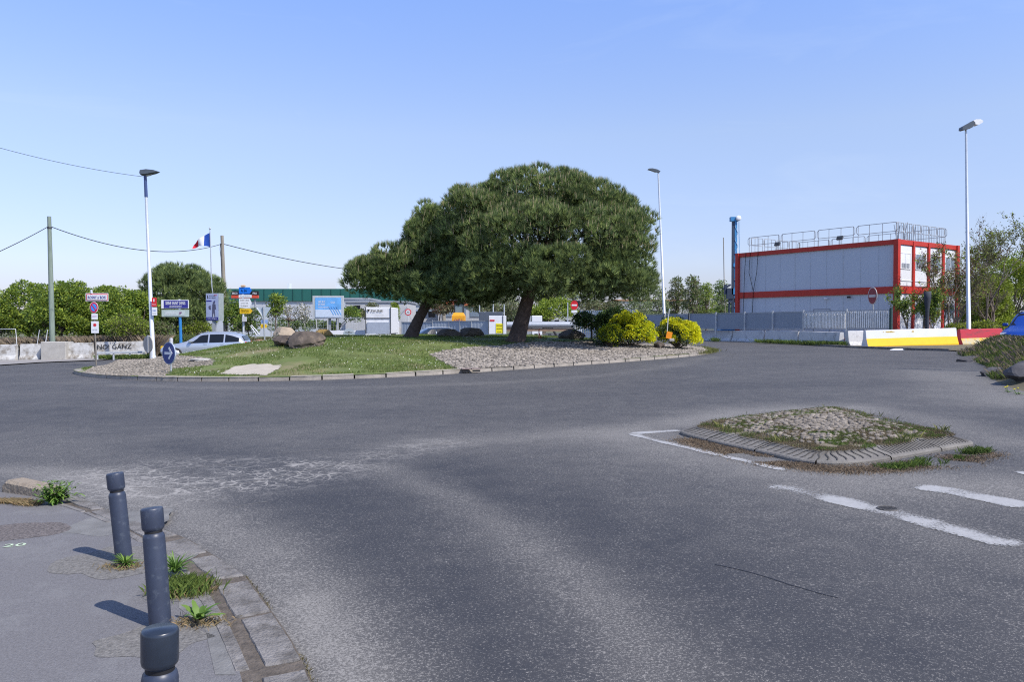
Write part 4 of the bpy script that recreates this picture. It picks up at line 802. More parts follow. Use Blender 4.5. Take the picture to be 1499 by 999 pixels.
p = foot(418, 37.5); lump('boulder', 'pale pinkish rugged boulder behind the dark boulder', 'boulder', p-Vector((0, 0, .1)), .6, .5, .5, ROCKL, 5, 'boulders on the roundabout', .1)
p = foot(381, 41); lump('boulder', 'small flat reddish rock left of the pale boulder', 'boulder', p-Vector((0, 0, .05)), .35, .3, .13, mat('reddish_rock', (.3, .16, .11), .9, var=.2, bump=.6), 9, 'boulders on the roundabout')
p = foot(474, 42); lump('earth_mound', 'rounded ochre earth heap right of the large boulder', 'earth heap', p-Vector((0, 0, .15)), .5, .5, .32, mat('ochre_earth', (.3, .2, .07), .95, var=.3, scale=6, bump=.8), 12)
for px, s_, l, sd_ in ((658, .55, 'dark rock between the two pine trunks, nearer the left trunk', 14), (691, .62, 'dark rounded rock halfway between the two pine trunks', 15), (838, .6, 'dark rock in the shade right of the big pine trunk', 17)):
    p = foot(px, 41.5); lump('boulder', l, 'boulder', p-Vector((0, 0, .05)), s_*1.1, s_*.8, s_*.55, ROCKB, sd_, 'boulders on the roundabout')
p = ih(295, 528); lump('flat_stone', 'flat grey stone slab lying near the round blue arrow sign', 'stone', p, .45, .25, .07, CONC, 21, sink=.5)
p = foot(965, 39); lump('boulder', 'small brown rock between the two yellow spurge bushes', 'boulder', p, .26, .25, .2, ROCK, 19, 'boulders on the roundabout')
# dry brush under the left hedge
def brush(name, pxs, Y, dep, n, h, m, label):
    px = RNG.uniform(*pxs, n); yy = Y+RNG.uniform(0, dep, n); x = (px-CX)/F*yy; V, Q = blades(np.stack([x, yy, gzn(x)+.05], 1), h, .012, .9); raw(name, V, Q, m, n=5, label=label, cat='brush', kind='stuff')
BRN = mat('dry_brush', (.25, .2, .14), .95, island=.4, transl=.15)
brush('dry_brush', (-80, 230), 50, .8, 16000, 1.15, BRN, 'dry brown brush below the left hedgerow')
brush('green_brush', (-80, 350), 51.5, 6, 20000, 1.1, leafmat('brush_green', (.13, .17, .05)), 'green undergrowth behind the left barriers')
brush('roadside_grass', (139, 225), 46.2, 1.0, 3500, .22, GRS, 'grass under the low guard rail')
brush('site_grass', (330, 470), 62, 12, 9000, .7, leafmat('brush_olive', (.17, .16, .07)), 'rough olive grass beyond the roundabout')
px = RNG.uniform(1010, 1240, 5000); py = 499.5+(px-1010)/230*9.0; 
pp = [hit(a, b) for a, b in zip(px[::10], py[::10])]; base_ = np.array([[v.x, v.y+.35] for v in pp])[RNG.integers(0, 500, 5000)]+RNG.normal(0, .1, (5000, 2)); kk = np.array([mnoise.noise(Vector((a*.8, 3, 1))) for a in base_[:, 0]]) > -.02
base_ = base_[kk]; V, Q = blades(np.stack([base_[:, 0], base_[:, 1], gzn(base_[:, 0])+.05], 1), .24, .008, .9); raw('barrier_weeds', V, Q, GRS, n=5, label='weeds growing along the foot of the right concrete barriers', cat='weeds', kind='stuff')
# ------------------------------------------------------------------ barriers
def jersey(name, label, p0, p1, h, wd, mats, group, cat='road barrier', split=None, yaw=0, gap=.03, kh=.3):
    p0 = Vector(p0); p1 = Vector(p1); d = p1-p0; L = d.xy.length-gap; rz = math.atan2(d.y, d.x); slope = math.atan2(d.z, d.xy.length)
    t = thing(name, label, cat, p0, group=group, rot=(0, -slope, rz)); pr = [(-wd/2, 0), (-wd/2, .07*h/.8), (-wd*.27, kh*h), (-wd*.17, h-.02), (-wd*.13, h), (wd*.13, h), (wd*.17, h-.02), (wd*.27, kh*h), (wd/2, .07*h/.8), (wd/2, 0)]
    mb = MB(); n = 10; ns = 5
    vs = [(L*i/(ns-1)+(random.uniform(-.02, .02) if 0 < i < ns-1 else 0), y, z+random.uniform(-.008, .008)) for i in range(ns) for y, z in pr]
    for i in range(ns-1):
        for j in range(n-1): mb.add([vs[i*n+j], vs[(i+1)*n+j], vs[(i+1)*n+j+1], vs[i*n+j+1]], [(0, 1, 2, 3)], 1 if (split and (j < 2 or j > 6)) else 0)
    mb.add([vs[j] for j in range(n)], [tuple(range(n))]); mb.add([vs[(ns-1)*n+j] for j in range(n)], [tuple(reversed(range(n)))])
    mb.build('body', mats, t)
    mb = MB()
    for xx in (.12, L-.12): mb.tube([(xx, 0, h-.03), (xx, 0, h+.04), (xx+.08, 0, h+.05)], .018, 6)
    mb.build('lifting_loop', DGREY, t); return t
GL = 'white painted concrete barriers on the left'; GR_ = 'grey white concrete barriers on the right'
bl = [((-70, 527), (26, 526.5), 'dirty white concrete barrier at the left edge'), ((31, 526.5), (62, 526), 'short white concrete barrier left of the big concrete block'), ((97, 525), (137, 523.5), 'white concrete barrier with rust stains and black scrawl right of the block'), ]
Jw = []
for a, b, l in bl: Jw.append(jersey('concrete_barrier', l, on(a[0], 47.9, .05), on(b[0], 47.9, .05), .95, .55, [DWHITE], GL))
def graffiti(par, txt, x, z, w_, h_, y): mb = MB(); mb.text(txt, x, z, w_, h_, y); mb.build('graffiti', BLACK, par)
STAIN = mat('rust_stain', (.5, .3, .12), .9, var=.3, scale=6)
graffiti(Jw[2], 'Guk', .85, .47, .4, .17, -.118); graffiti(Jw[0], 'ML', 2.2, .45, .35, .2, -.118)
q0 = hit(140, 519); q0 = on(140, 49.0); q1 = on(214, 49.4); tt = jersey('concrete_barrier', 'long white barrier with bold black graffiti behind the guard rail', q0, q1, 1.02, .5, [DWHITE], GL)
graffiti(tt, "NO! GANZ", 1.15, .72, 2.0, .3, -.15)
t = thing('guard_rail', 'low galvanised guard rail in front of the graffiti barrier', 'guard rail', on(139, 45.5)); a = Vector((0, 0, 0)); b = on(212, 47)-on(139, 45.5)
mb = MB(); d = b.normalized(); rr = Matrix.Rotation(math.atan2(b.y, b.x), 3, 'Z'); mb.box(b/2+Vector((0, 0, .42)), (b.length, .04, .13), R=rr); mb.box(b/2+Vector((0, -.03, .42)), (b.length, .03, .05), R=rr); mb.build('rail', GALV, t)
for k in (.03, .35, .68, .97): mb = MB(); mb.box(b*k+Vector((0, .06, .2)), (.09, .06, .5), R=rr); mb.build('post', GALV, t)
c = hit(78, 528); mb = MB(); mb.bbox((0, .5, .55), (1.45, 1.0, 1.12), .03); o = mb.build('concrete_block', CONC, loc=c, rot=(0, 0, .06), label='big plain grey concrete block at the foot of the tall weathered pole', cat='concrete block')
# mesh site fence panels leaning at far left
def mesh_panel(label, p0, p1, h, lean, nb=2, group='wire mesh fence panels at the left edge'):
    p0 = Vector(p0); d = Vector(p1)-p0; t = thing('site_fence', label, 'fence', p0, group=group, rot=(lean, 0, math.atan2(d.y, d.x))); L = d.xy.length
    mb = MB(); mb.tube([(0, 0, 0), (0, 0, h), (L, 0, h), (L, 0, 0)], .022, 6); mb.build('frame', GALV, t); mb = MB()
    for i in range(1, int(L/.14)): mb.tube([(i*.14, 0, .05), (i*.14, 0, h)], .004, 3, caps=False)
    for i in range(1, int(h/.2)): mb.tube([(0, 0, i*.2), (L, 0, i*.2)], .004, 3, caps=False)
    mb.build('mesh', DGREY, t); return t
mesh_panel('wire mesh fence panel behind the barrier at the left edge', on(-60, 48.2), on(26, 48.2), 2.0, .1)
mesh_panel('short leaning mesh fence panel left of the concrete block', on(50, 48.5), on(62, 48.3), 1.9, -.2)
br = [(1008, 498.3), (1029.5, 499), (1078, 500.3), (1126, 502), (1177, 504), (1240, 508)]; ln = ['partly hidden behind the yellow bush', 'second from the yellow bush', 'third from the yellow bush, below the drill rig', 'fourth from the yellow bush', 'fifth from the yellow bush with weeds at its foot']
JB = mat('grey_white_concrete', (.6, .59, .58), .8, var=.12, scale=1.5, bump=.2, dirt=(.3, .29, .28), dthr=.62, dscale=1.6)
P5 = [Vector((hit(*q).x, hit(*q).y+.5, hit(*q).z)) for q in br]
for i in range(5): jersey('concrete_barrier', 'pale grey concrete barrier '+ln[i], P5[i+1]+Vector((0, 0, .02)) if False else P5[i], P5[i+1], .8, .6, [JB], GR_, gap=.2)
e0 = P5[5]+Vector((.12, -.2, 0)); e1 = on(1268, 44.5); jersey('concrete_barrier', 'short sunlit white concrete barrier left of the yellow and white barrier', e0, e1, .86, .62, [JB], GR_)
y0 = on(1266, 42.2); y1 = on(1399, 43.4)
t = jersey('plastic_barrier', 'long white over yellow road barrier in front of the saplings', y0, y1, .92, .55, [mat('scuffed_white', (.72, .73, .76), .6, var=.05, scale=2), mat('scuffed_yellow', (.95, .52, .005), .55, var=.06, scale=3, dirt=(.5, .36, .12), dthr=.74)], 'coloured barriers on the right', split=1, kh=.52)
L_ = (y1-y0).xy.length
mb = MB(); rp = random.Random(2)
for xx, zz, ww, hh in ((1.45, .80, .6, .12), (2.85, .78, .2, .13), (1.05, .8, .08, .05)): mb.prism([(xx+ww/2*math.cos(k*PI/5)*rp.uniform(.7, 1.1), zz+hh/2*math.sin(k*PI/5)*rp.uniform(.6, 1.1)) for k in range(10)], -.112, -.104)
mb.build('peeled_paint', mat('peeled_ochre', (.55, .4, .1), .8, var=.3, scale=12), t)
r0 = on(1404, 43.4); r1 = on(1466, 44)
jersey('plastic_barrier', 'scraped red over yellow road barrier half hidden by the verge', r0, r1, .85, .55, [mat('scuffed_red', (.55, .04, .06), .6, var=.12, scale=2, dirt=(.12, .06, .06), dthr=.58, dscale=2, stretch=(1, 1, 5)), mat('faded_yellow', (.72, .45, .05), .7, var=.2, dirt=(.5, .45, .3), dthr=.5)], 'coloured barriers on the right', split=1, kh=.42)
p = hit(1316, 512.5); mb = MB(); mb.hull([(-.6, 0, 0), (.55, -.05, 0), (.35, .15, .0), (-.45, .25, .02), (-.3, .1, .07), (.2, .08, .06)]); mb.build('plastic_sheet', WHITE, loc=p-Vector((0, .3, 0)), label='crumpled white sheet on the road before the yellow and white barrier', cat='litter')
# ------------------------------------------------------------------ hoarding on the right
HP = mat('hoarding_blue_grey', (.26, .3, .36), .55, .1, var=.06, scale=1); HPL = mat('hoarding_light', (.62, .65, .67), .5, .1, var=.05)
hx = [(940, 69), (973, 66.5), (1009, 64), (1049, 60.3), (1091, 57.5), (1132, 54.5), (1177, 51.2), (1240, 47.5), (1304, 45.3)]
hl2 = ['left of the middle lamp post', 'right behind the middle lamp post', 'beside the yellow spurge bush', 'below the spring trees', 'below the left end of the red framed building', 'below the door outline of the building', 'ribbed, in front of the building', 'ribbed, at the right end of the row']
t0 = None
for i in range(8):
    a = on(hx[i][0], hx[i][1]); b = on(hx[i+1][0], hx[i+1][1]); d = b-a; rz = math.atan2(d.y, d.x); L = d.xy.length; za = 2.42-a.z
    t = thing('hoarding_panel', 'grey site hoarding panel '+hl2[i], 'fence panel', a, rz, group='site hoarding panels on the right')
    rib = i >= 6; mb = MB(); lo = .95; st_ = .11 if rib else .2; dp = .05 if rib else .012; x = .05; k = 0; pts = []
    while x < L-.05: pts.append((x, dp if k % 4 in (1, 2) else 0)); x += st_*(.18 if k % 2 == 0 else .82) if rib else st_/2; k += 1
    vs = [(x_, y_, z_) for x_, y_ in pts for z_ in (lo+.04, za-.04)]; mb.add(vs, [(2*j, 2*j+2, 2*j+3, 2*j+1) for j in range(len(pts)-1)]); mb.build('sheet', HP if not rib else HPL, t)
    if rib:
        mb = MB()
        for j in range(int(L/.13)): mb.box((.1+j*.13, -.045, (lo+za)/2), (.05, .05, za-lo-.1))
        mb.build('slat', mat('slat_white', (.8, .81, .8), .5), t)
    mb = MB(); mb.box((L/2, 0, za), (L, .06, .05)); mb.box((L/2, 0, lo), (L, .06, .05)); mb.build('frame', GREY, t)
    mb = MB(); mb.tube([(0, -.06, 0), (0, -.06, za+.1)], .06, 8); mb.build('post', GALV if i > 2 else DGREY, t)
    if i == 7: mb = MB(); mb.box((L, 0, (za+.1)/2), (.12, .12, za+.15)); mb.build('end_post', mat('dark_green_post', (.03, .07, .06), .6), t)
# ------------------------------------------------------------------ red framed site building
Cn = on(1312, 50); ax = math.atan2(.82, -.57); t = thing('site_building', 'two storey white site office with red frames and roof railings', 'building', Cn, ax)
RF = mat('red_frame_steel', (.50, .035, .02), .5, var=.1, scale=2); PW = mat('white_panel', (.74, .75, .77), .5, var=.04, scale=.6); PWG = mat('panel_long_side', (.52, .56, .63), .4, var=.03, scale=.4)  # long side's shade put into the colour: darker, bluer copy of the white panel
ROOFM = mat('flat_roof_grey', (.25, .25, .26), .8); Lb = 12.4; Wb = 7.4; top = 6.94-Cn.z; zm0 = at(1312, 429.5, 50).z-Cn.z; zm1 = at(1312, 419.3, 50).z-Cn.z
# local: +x along long side away from corner, short side runs along -y
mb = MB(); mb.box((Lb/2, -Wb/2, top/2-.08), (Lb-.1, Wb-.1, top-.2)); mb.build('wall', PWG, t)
mb = MB()
for z0, z1 in ((.0, .2), (zm0, zm1), (top-.3, top)):
    mb.box((Lb/2, -.0, (z0+z1)/2), (Lb-.3, .14, z1-z0)); mb.box((Lb/2, -Wb, (z0+z1)/2), (Lb-.3, .14, z1-z0)); mb.box((.0, -Wb/2, (z0+z1)/2), (.14, Wb-.2, z1-z0)); mb.box((Lb, -Wb/2, (z0+z1)/2), (.14, Wb-.2, z1-z0))
for x, y in ((0, 0), (Lb, 0), (0, -Wb), (Lb, -Wb)): mb.box((x, y, top/2), (.3, .3, top+.01))
for k in range(1, 4): mb.box((-.01, -k*Wb/4, top/2-.01), (.2, .2, top-.1)); mb.box((Lb, -k*Wb/4, top/2-.01), (.2, .2, top-.1))
mb.build('frame', RF, t)
mb = MB(); mb.box((Lb/2, -Wb/2, top-.04), (Lb-.35, Wb-.35, .05)); mb.build('roof', ROOFM, t)
mb = MB()
for k in range(1, 10): 
    for z0, z1 in ((.3, zm0-.1), (zm1+.05, top-.35)): mb.box((k*Lb/10, -.045, (z0+z1)/2), (.025 if k % 3 else .09, .012, z1-z0))
mb.build('panel_joint', mat('panel_joint_grey', (.5, .53, .57), .5), t)
for k in range(4):
    for z0, z1 in ((.3, zm0-.08), (zm1+.06, top-.36)):
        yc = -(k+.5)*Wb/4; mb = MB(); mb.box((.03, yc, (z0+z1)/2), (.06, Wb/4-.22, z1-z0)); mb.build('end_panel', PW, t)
        w_ = MB(); w_.box((-.012, yc, z0+(z1-z0)*.62), (.03, 1.2, .95)); wi = w_.build('window', PGLASS if k else WHITE, t)
        fr_ = MB(); zc = z0+(z1-z0)*.62
        for a, b, c_, d_ in ((0, .49, 1.3, .05), (0, -.49, 1.3, .05), (.62, 0, .06, 1.0), (-.62, 0, .06, 1.0), (0, 0, .04, .95)): fr_.box((-.03, yc+a, zc+b), (.02, c_, d_))
        fr_.box((-.03, yc, z0+.32), (.02, 1.7, .03), 0); fr_.build('frame', WHITE, wi)
        if k < 2 and z0 > 1:
            g = MB()
            for q in (-.34, .0, .3): g.box((-.045, yc+q, zc-.3), (.01, .24, .3))
            g.build('blind', mat('blind_grey', (.3, .32, .35), .6), wi)
mb = MB(); x0 = 5.3; mb.box((x0, -.038, 2.15), (1.3, .014, .05)); mb.box((x0-.63, -.036, 1.2), (.04, .014, 1.9)); mb.box((x0+.63, -.036, 1.2), (.04, .014, 1.9)); mb.build('door', mat('door_outline', (.3, .3, .33), .5), t)
for x, z in ((4.9, zm0-.2), (3.2, zm0-.16), ): mb = MB(); mb.bbox((x, .12, z), (.22, .16, .12), .03); mb.tube([(x, 0, z+.05), (x, .1, z+.03)], .02, 6); mb.build('wall_lamp', WHITE if x > 4 else BLACK, t)
mb = MB()
for x, zz, e in ((11.6, .3, .25), (11.2, 1, -.2), (10.5, .2, .5)): mb.tube([(x, .09, top), (x+.1, .1, top-1.5), (x-.1+e, .1, top-2.9), (x+e, .1, 1.0)], .02, 5)
mb.build('cable', BLACK, t)
for x, y in ((9.2, -.35), (4.2, -.3)):
    mb = MB(); mb.tube([(x, y, top), (x, y, top+.4)], .025, 6); mb.box((x-.1, y+.08, top+.45), (.42, .12, .26), R=Matrix.Rotation(.5, 3, 'X')); mb.build('floodlight', DGREY, t)
# roof railings
def rail_loop(mb, p, q, z0, z1):
    p = Vector(p); q = Vector(q); d = (q-p).normalized(); r_ = .12; pts = [p+Vector((0, 0, z0+r_)), p+Vector((0, 0, z1-r_)), p+d*r_+Vector((0, 0, z1)), q-d*r_+Vector((0, 0, z1)), q+Vector((0, 0, z1-r_)), q+Vector((0, 0, z0+r_)), q-d*r_+Vector((0, 0, z0)), p+d*r_+Vector((0, 0, z0)), p+Vector((0, 0, z0+r_))]
    mb.tube(pts, .021, 5, caps=False)
def railside(ax_, n, off, a0, a1):
    mb = MB()
    for i in range(n):
        a = a0+(a1-a0)*i/n+.06; b = a0+(a1-a0)*(i+1)/n-.06; f = (lambda s_: (s_, off, 0)) if ax_ == 'x' else (lambda s_: (off, s_, 0)); rail_loop(mb, f(a), f(b), top+.6, top+1.18)
        for k in (.04, .36, .68, .96): s_ = a+(b-a)*k; x, y, _ = f(s_); mb.tube([(x, y, top), (x, y, top+1.18)], .02, 5)
    mb.build('roof_railing', mat('railing_steel', (.36, .37, .38), .5, .3), t)
railside('x', 4, -.7, .3, Lb-.3); railside('x', 4, -Wb+.6, .3, Lb-.3); railside('y', 4, Lb-.6, -Wb+.6, -.7); railside('y', 6, .5, -Wb+.6, -.7)
mb = MB()
for k in range(9): mb.tube([(.6+random.uniform(0, .5), -1.2-k*.3, top), (.6+random.uniform(0, .3), -1.2-k*.3, top+random.uniform(1.0, 1.3))], .025, 5)
mb.build('roof_posts', mat('post_blue_grey', (.3, .36, .42), .5), t)
# ------------------------------------------------------------------ drill rig
Yd = 66; o = on(1074, Yd); t = thing('drill_rig', 'tall blue drill rig mast standing left of the red framed building', 'drill rig', o); RB = mat('rig_blue', (.05, .25, .52), .5, var=.15, scale=3); RD = mat('rig_dark', (.04, .06, .1), .6)
def L2(px, py): v = at(px, py, Yd)-o; return v
ht = L2(1074, 322).z
mb = MB(); mb.box((-.1, 0, ht/2), (.16, .28, ht)); mb.build('mast_rail', RD, t)
mb = MB(); mb.box((.1, 0, ht/2), (.2, .3, ht)); mb.box((.05, 0, ht*.4), (.55, .4, .5)); mb.box((.1, 0, ht*.62), (.4, .36, .3)); mb.build('mast', RB, t)
mb = MB()
for k in range(18): mb.tube([(0, -.17, ht*k/18), (.26, -.17, ht*(k+1)/18)] if k % 2 else [(.26, -.17, ht*k/18), (0, -.17, ht*(k+1)/18)], .02, 4)
mb.tube([(.42, -.1, ht-.1), (.42, -.1, 2)], .012, 4); mb.tube([(.3, -.2, ht-.2), (.45, -.2, ht*.5), (.28, -.2, 2)], .025, 5); mb.build('lattice', mat('rig_pale_blue', (.3, .5, .72), .5), t)
mb = MB(); mb.box((-.02, 0, ht+.05), (.65, .45, .35)); mb.build('mast_head', RB, t)
mb = MB(); mb.M = Matrix.Translation((.25, -.3, ht+.1)) @ Matrix.Rotation(PI/2, 4, 'X'); mb.lathe([(.05, -.05), (.22, -.05), (.22, .05), (.05, .05)], 16); mb.build('pulley', WHITE, t)
mb = MB(); a = L2(1062, 470); b = L2(1059, 348); mb.tube([a, (a+b)/2+Vector((-.03, 0, 0)), b], .035, 6); mb.build('drill_rod', WOOD, t)
mb = MB(); c1 = L2(1068, 430); mb.box(c1, (.5, .4, .9)); mb.box(L2(1064, 420), (.7, .15, .16), R=Matrix.Rotation(-.5, 3, 'Y')); mb.box(L2(1062, 424), (.2, .2, .8)); mb.tube([L2(1068, 435), L2(1067, 480)], .09, 8); mb.box(L2(1071, 440), (.5, .3, .35)); mb.build('winch', RD, t)
mb = MB(); mb.box((.5, .5, .9), (3.4, 2.2, 1.1)); mb.box((.5, .5, .3), (3.8, 2.4, .5)); mb.build('crawler_base', RB, t)
# ------------------------------------------------------------------ lamp posts
def lamppost(label, base, top, r0, r1, m, head, band=None):
    base = Vector(base); v = Vector(top)-base; t = thing('street_lamp', label, 'street lamp', base, group='tall street lamps')
    mb = MB(); e = v*.88 if band else v; mb.tube([(0, 0, 0), v*.02, v*.021, e], [r0*1.25, r0*1.25, r0, r1], 14); mb.build('pole', m, t)
    if band: mb = MB(); mb.tube([e, v], [r1*1.25, r1*1.1], 12); mb.build('collar', band, t)
    hd = MB(); hd.M = Matrix.Translation(v); ls = MB(); ls.M = hd.M
    if head == 'disc':
        s_ = 1 
        for dd in (1,):
            P_ = [(-.28, -.12), (-.18, .02), (.15, .08), (.55, .03), (.78, -.05), (.5, -.16), (.1, -.26), (-.18, -.26)]
            for k, yy in enumerate((-.2, -.12, .12, .2)): pass
            hd.hull([(x*1.05, y, z*(.8 if abs(y) > .15 else 1)+.22) for x, z in P_ for y in (-.26, -.12, .12, .26) if not (abs(y) > .2 and x in (-.28, .78))]); ls.hull([(.05, -.1, -.05), (.4, -.1, .02), (.4, .1, .02), (.05, .1, -.05), (.1, 0, -.1), (.3, 0, -.06)])
    elif head == 'left':
        hd.hull([(x, y, z) for x, z in ((.18, .0), (.1, -.1), (-.3, -.02), (-.72, .12), (-.95, .17), (-.85, .24), (-.55, .26), (-.1, .16)) for y in (-.18, .18)]); ls.hull([(-.1, -.12, -.07), (-.6, -.12, .04), (-.6, .12, .04), (-.1, .12, -.07), (-.3, 0, -.1)])
    else:
        hd.hull([(x, y, z) for x, z in ((-.3, -.05), (-.28, .1), (.3, .42), (.42, .3), (.25, .05), (-.2, -.08)) for y in (-.2, .2)]); ls.hull([(.12, -.1, .02), (.3, -.1, .12), (.3, .1, .12), (.12, .1, .02), (.22, 0, .02)])
        cp = MB(); cp.M = hd.M; cp.hull([(x, y, z) for x, z in ((.3, .43), (.42, .22), (.6, .2), (.82, .32), (.84, .42), (.7, .5), (.45, .5)) for y in (-.2, .2)]); cp.build('lamp_cover', mat('lamp_white', (.85, .85, .84), .3), t)
    hd.build('lamp_head', mat('lamp_head_dark', (.09, .11, .13), .4), t); ls.build('lamp_glass', mat('lamp_glass_pale', (.5, .52, .5), .2), t); return t
l1 = on(224, 46); T1 = at(212.5, 256, 46); lp1 = lamppost('leaning white street lamp with red and white plates behind the left of the roundabout', l1, T1, .125, .075, SILV, 'disc', mat('collar_navy', (.05, .08, .2), .4))
def rel(px, py, Y, o): return at(px, py, Y)-Vector(o)
def platebox(parent, name, px0, py0, px1, py1, Y, m, th=.03, label=None, bev=0):
    a = rel(px0, py0, Y, parent.location); b = rel(px1, py1, Y, parent.location); c = (a+b)/2; mb = MB(); mb.box(c, (abs(b.x-a.x), th, abs(b.z-a.z)), 0); return mb.build(name, m, parent, label=label)
def letter(parent, txt, pxc, pyc, w_, h_, Y, m, name='lettering'):
    c = rel(pxc, pyc, Y, parent.location); mb = MB(); mb.text(txt, c.x, c.z, w_*Y/F, h_*Y/F, c.y-.02); return mb.build(name, m, parent)
platebox(lp1, 'notice_plate', 222, 436, 229.2, 449.2, 45.8, RED, label='small red notice plate'); letter(lp1, '1', 225.5, 440, 1.6, 4, 45.8, WHITE); letter(lp1, '9 RUE', 225.6, 446, 5, 1.5, 45.8, WHITE)
platebox(lp1, 'notice_plate', 222.5, 450.2, 230, 462, 45.8, WHITE, label='small white notice plate'); letter(lp1, 'PARC', 226.2, 455, 5, 2, 45.8, BLUE); letter(lp1, 'Entrée', 226.2, 459, 5, 1.6, 45.8, GREY)
lm = on(974, 72); lamppost('slender grey street lamp right of the big pine', lm, at(963.5, 251, 72), .13, .07, SILV, 'left')
lr = on(1418.5, 44.5); lamppost('tall street lamp with a white capped head behind the red and yellow barrier', lr, at(1414, 189, 44.5), .12, .055, SILV, 'box')
# ------------------------------------------------------------------ wooden poles and cables
p1 = on(77, 49); q1 = at(72, 317, 49); t = thing('utility_pole', 'weathered greenish wooden pole behind the concrete block', 'utility pole', p1, group='wooden utility poles'); mb = MB(); v = q1-p1; mb.tube([(0, 0, 0), v*.3, v*.7, v], [.165, .15, .13, .11], 12); mb.build('shaft', WOODG, t)
mb = MB(); mb.lathe([(.125, -.06), (.135, -.03), (.135, .03), (.125, .06)], 12, c=v*.92); mb.build('bracket', DGREY, t)
p2 = on(331, 72); q2 = at(325, 345, 72); t = thing('utility_pole', 'brown wooden pole between the flagpole and the direction signs', 'utility pole', p2, group='wooden utility poles'); mb = MB(); v = q2-p2; mb.tube([(0, 0, 0), v*.5, v], [.2, .17, .14], 12); mb.build('shaft', WOOD, t)
mb = MB(); mb.tube([v*.93+Vector((-.16, 0, 0)), v*.88+Vector((-.22, 0, 0)), v*.8+Vector((-.17, 0, 0)), v*.4+Vector((-.17, 0, 0))], .03, 6); mb.build('cable_drop', BLACK, t)
p3 = on(650, 112); q3 = at(648, 395, 112); t = thing('utility_pole', 'far brown pole seen between the pine trunks', 'utility pole', p3, group='wooden utility poles'); mb = MB(); v = q3-p3; mb.tube([(0, 0, 0), v], [.32, .22], 10); mb.build('shaft', WOOD, t)
def cable(label, a, b, sag, r, n=24):
    a = Vector(a); b = Vector(b); mb = MB(); pts = [a.lerp(b, i/n)-Vector((0, 0, sag*4*(i/n)*(1-i/n))) for i in range(n+1)]; mb.tube([p-a for p in pts], r, 5); mb.build('overhead_cable', BLACK, loc=a, label=label, cat='cable', group='overhead cables')
A1 = at(72, 331, 49); A2 = at(325.5, 357, 72)
cable('black cable from the left edge up to the weathered pole', at(-150, 425, 36), A1, .25, .022)
cable('black cable sagging between the two wooden poles', A1, A2, 1.1, .026); cable('black cable running right from the brown pole into the pines', A2, at(648, 400, 112), 1.0, .035)
cable('thin wire from the upper left edge to the leaning street lamp', at(-200, 150, 40), at(212, 259, 46), .5, .012)
# ------------------------------------------------------------------ flag and advertising panel
Yf = 60; fo = on(313, Yf+.4); t = thing('flagpole', 'slim grey flagpole behind the tall advertising panel', 'flagpole', fo); mb = MB(); mb.tube([(0, 0, 0), rel(312, 432, Yf+.4, fo), rel(310, 420, Yf+.4, fo), rel(307.3, 336, Yf+.4, fo)], [.06, .05, .045, .035], 8); mb.build('shaft', GALV, t); mb = MB(); mb.lathe([(.03, 0), (.08, .05), (.08, .1), (.02, .16)], 10, c=rel(307.3, 336, Yf+.4, fo)); mb.build('finial', GALV, t)
fl = at(307.2, 341, Yf+.4); mb = MB(); nu, nv = 18, 8; mpp_ = Yf/F; vs = []
for i in range(nu+1):
    u = i/nu
    for j in range(nv+1):
        v_ = j/nv; x = -(u**1.0)*25*mpp_-v_*u*1.2*mpp_; ztop = -(u**1.3)*17*mpp_; hgt = (21-15.5*u**.9)*mpp_; z = ztop-v_*hgt+(-.05 if u > .5 else 0)*math.sin(u*9); y = .16*math.sin(u*8+v_*1.5)*u
        vs.append((x, y, z))
for i in range(nu):
    for j in range(nv): a = i*(nv+1)+j; mb.add([vs[a], vs[a+nv+1], vs[a+nv+2], vs[a+1]], [(0, 1, 2, 3)], 0 if i < nu*.3 else (1 if i < nu*.62 else 2), True)
mb.build('flag', [mat('flag_blue', (.02, .08, .4), .8), mat('flag_white', (.8, .8, .82), .8), mat('flag_red', (.65, .02, .04), .8)], loc=fl, label='blue white and red striped flag flying from the slim pole', cat='flag')
Ya = 56; ao = on(313, Ya); t = thing('advertising_panel', 'tall double sided advertising panel in front of the flagpole', 'advertising panel', ao, rz=0)
mb = MB(); mb.box((0, .1, rel(313, 470, Ya, ao).z/2), (.22, .18, rel(313, 470, Ya, ao).z)); mb.build('post', GREY, t)
a = rel(300, 429.5, Ya, ao); b = rel(321, 470, Ya, ao); cc = (a+b)/2; R = Matrix.Rotation(-.22, 3, 'Z'); hw = (b.x-a.x)/2*1.02; hh = (a.z-b.z)
mb = MB(); mb.box(cc+R@Vector((.03, .28, 0)), (hw*2, .6, hh), R=R); mb.build('case', mat('case_grey_green', (.3, .34, .33), .4), t)
mb = MB(); mb.M = Matrix.Translation(cc+R@Vector((.03, .13, 0))) @ Matrix.Rotation(-.22, 4, 'Z'); M_ = mb.M.copy()
mb.box((0, -.158, 0), (hw*1.9, .012, hh*.95)); pn = mb.build('poster', mat('poster_lilac', (.42, .47, .66), .3, var=.15, scale=2), t)
def onp(fn, name, m): g = MB(); g.M = M_.copy(); fn(g); return g.build(name, m, pn)
onp(lambda g: (g.text('1 FOIS', -.05, hh*.40, hw*1.2, .1, -.168), g.text('DE TROP', .0, hh*.33, hw*1.1, .09, -.168), g.box((-.35, -.168, hh*.36), (.06, .006, .22))), 'headline', BLACK)
onp(lambda g: (g.text('NON', .26, hh*.43, .22, .1, -.169),), 'red_headline', RED)
onp(lambda g: (g.box((-.25, -.168, hh*.22), (.42, .006, .09)), g.box((0, -.168, -hh*.42), (hw*1.85, .006, hh*.11)), g.box((.18, -.168, hh*.2), (.1, .006, .09))), 'navy_band', NAVY)
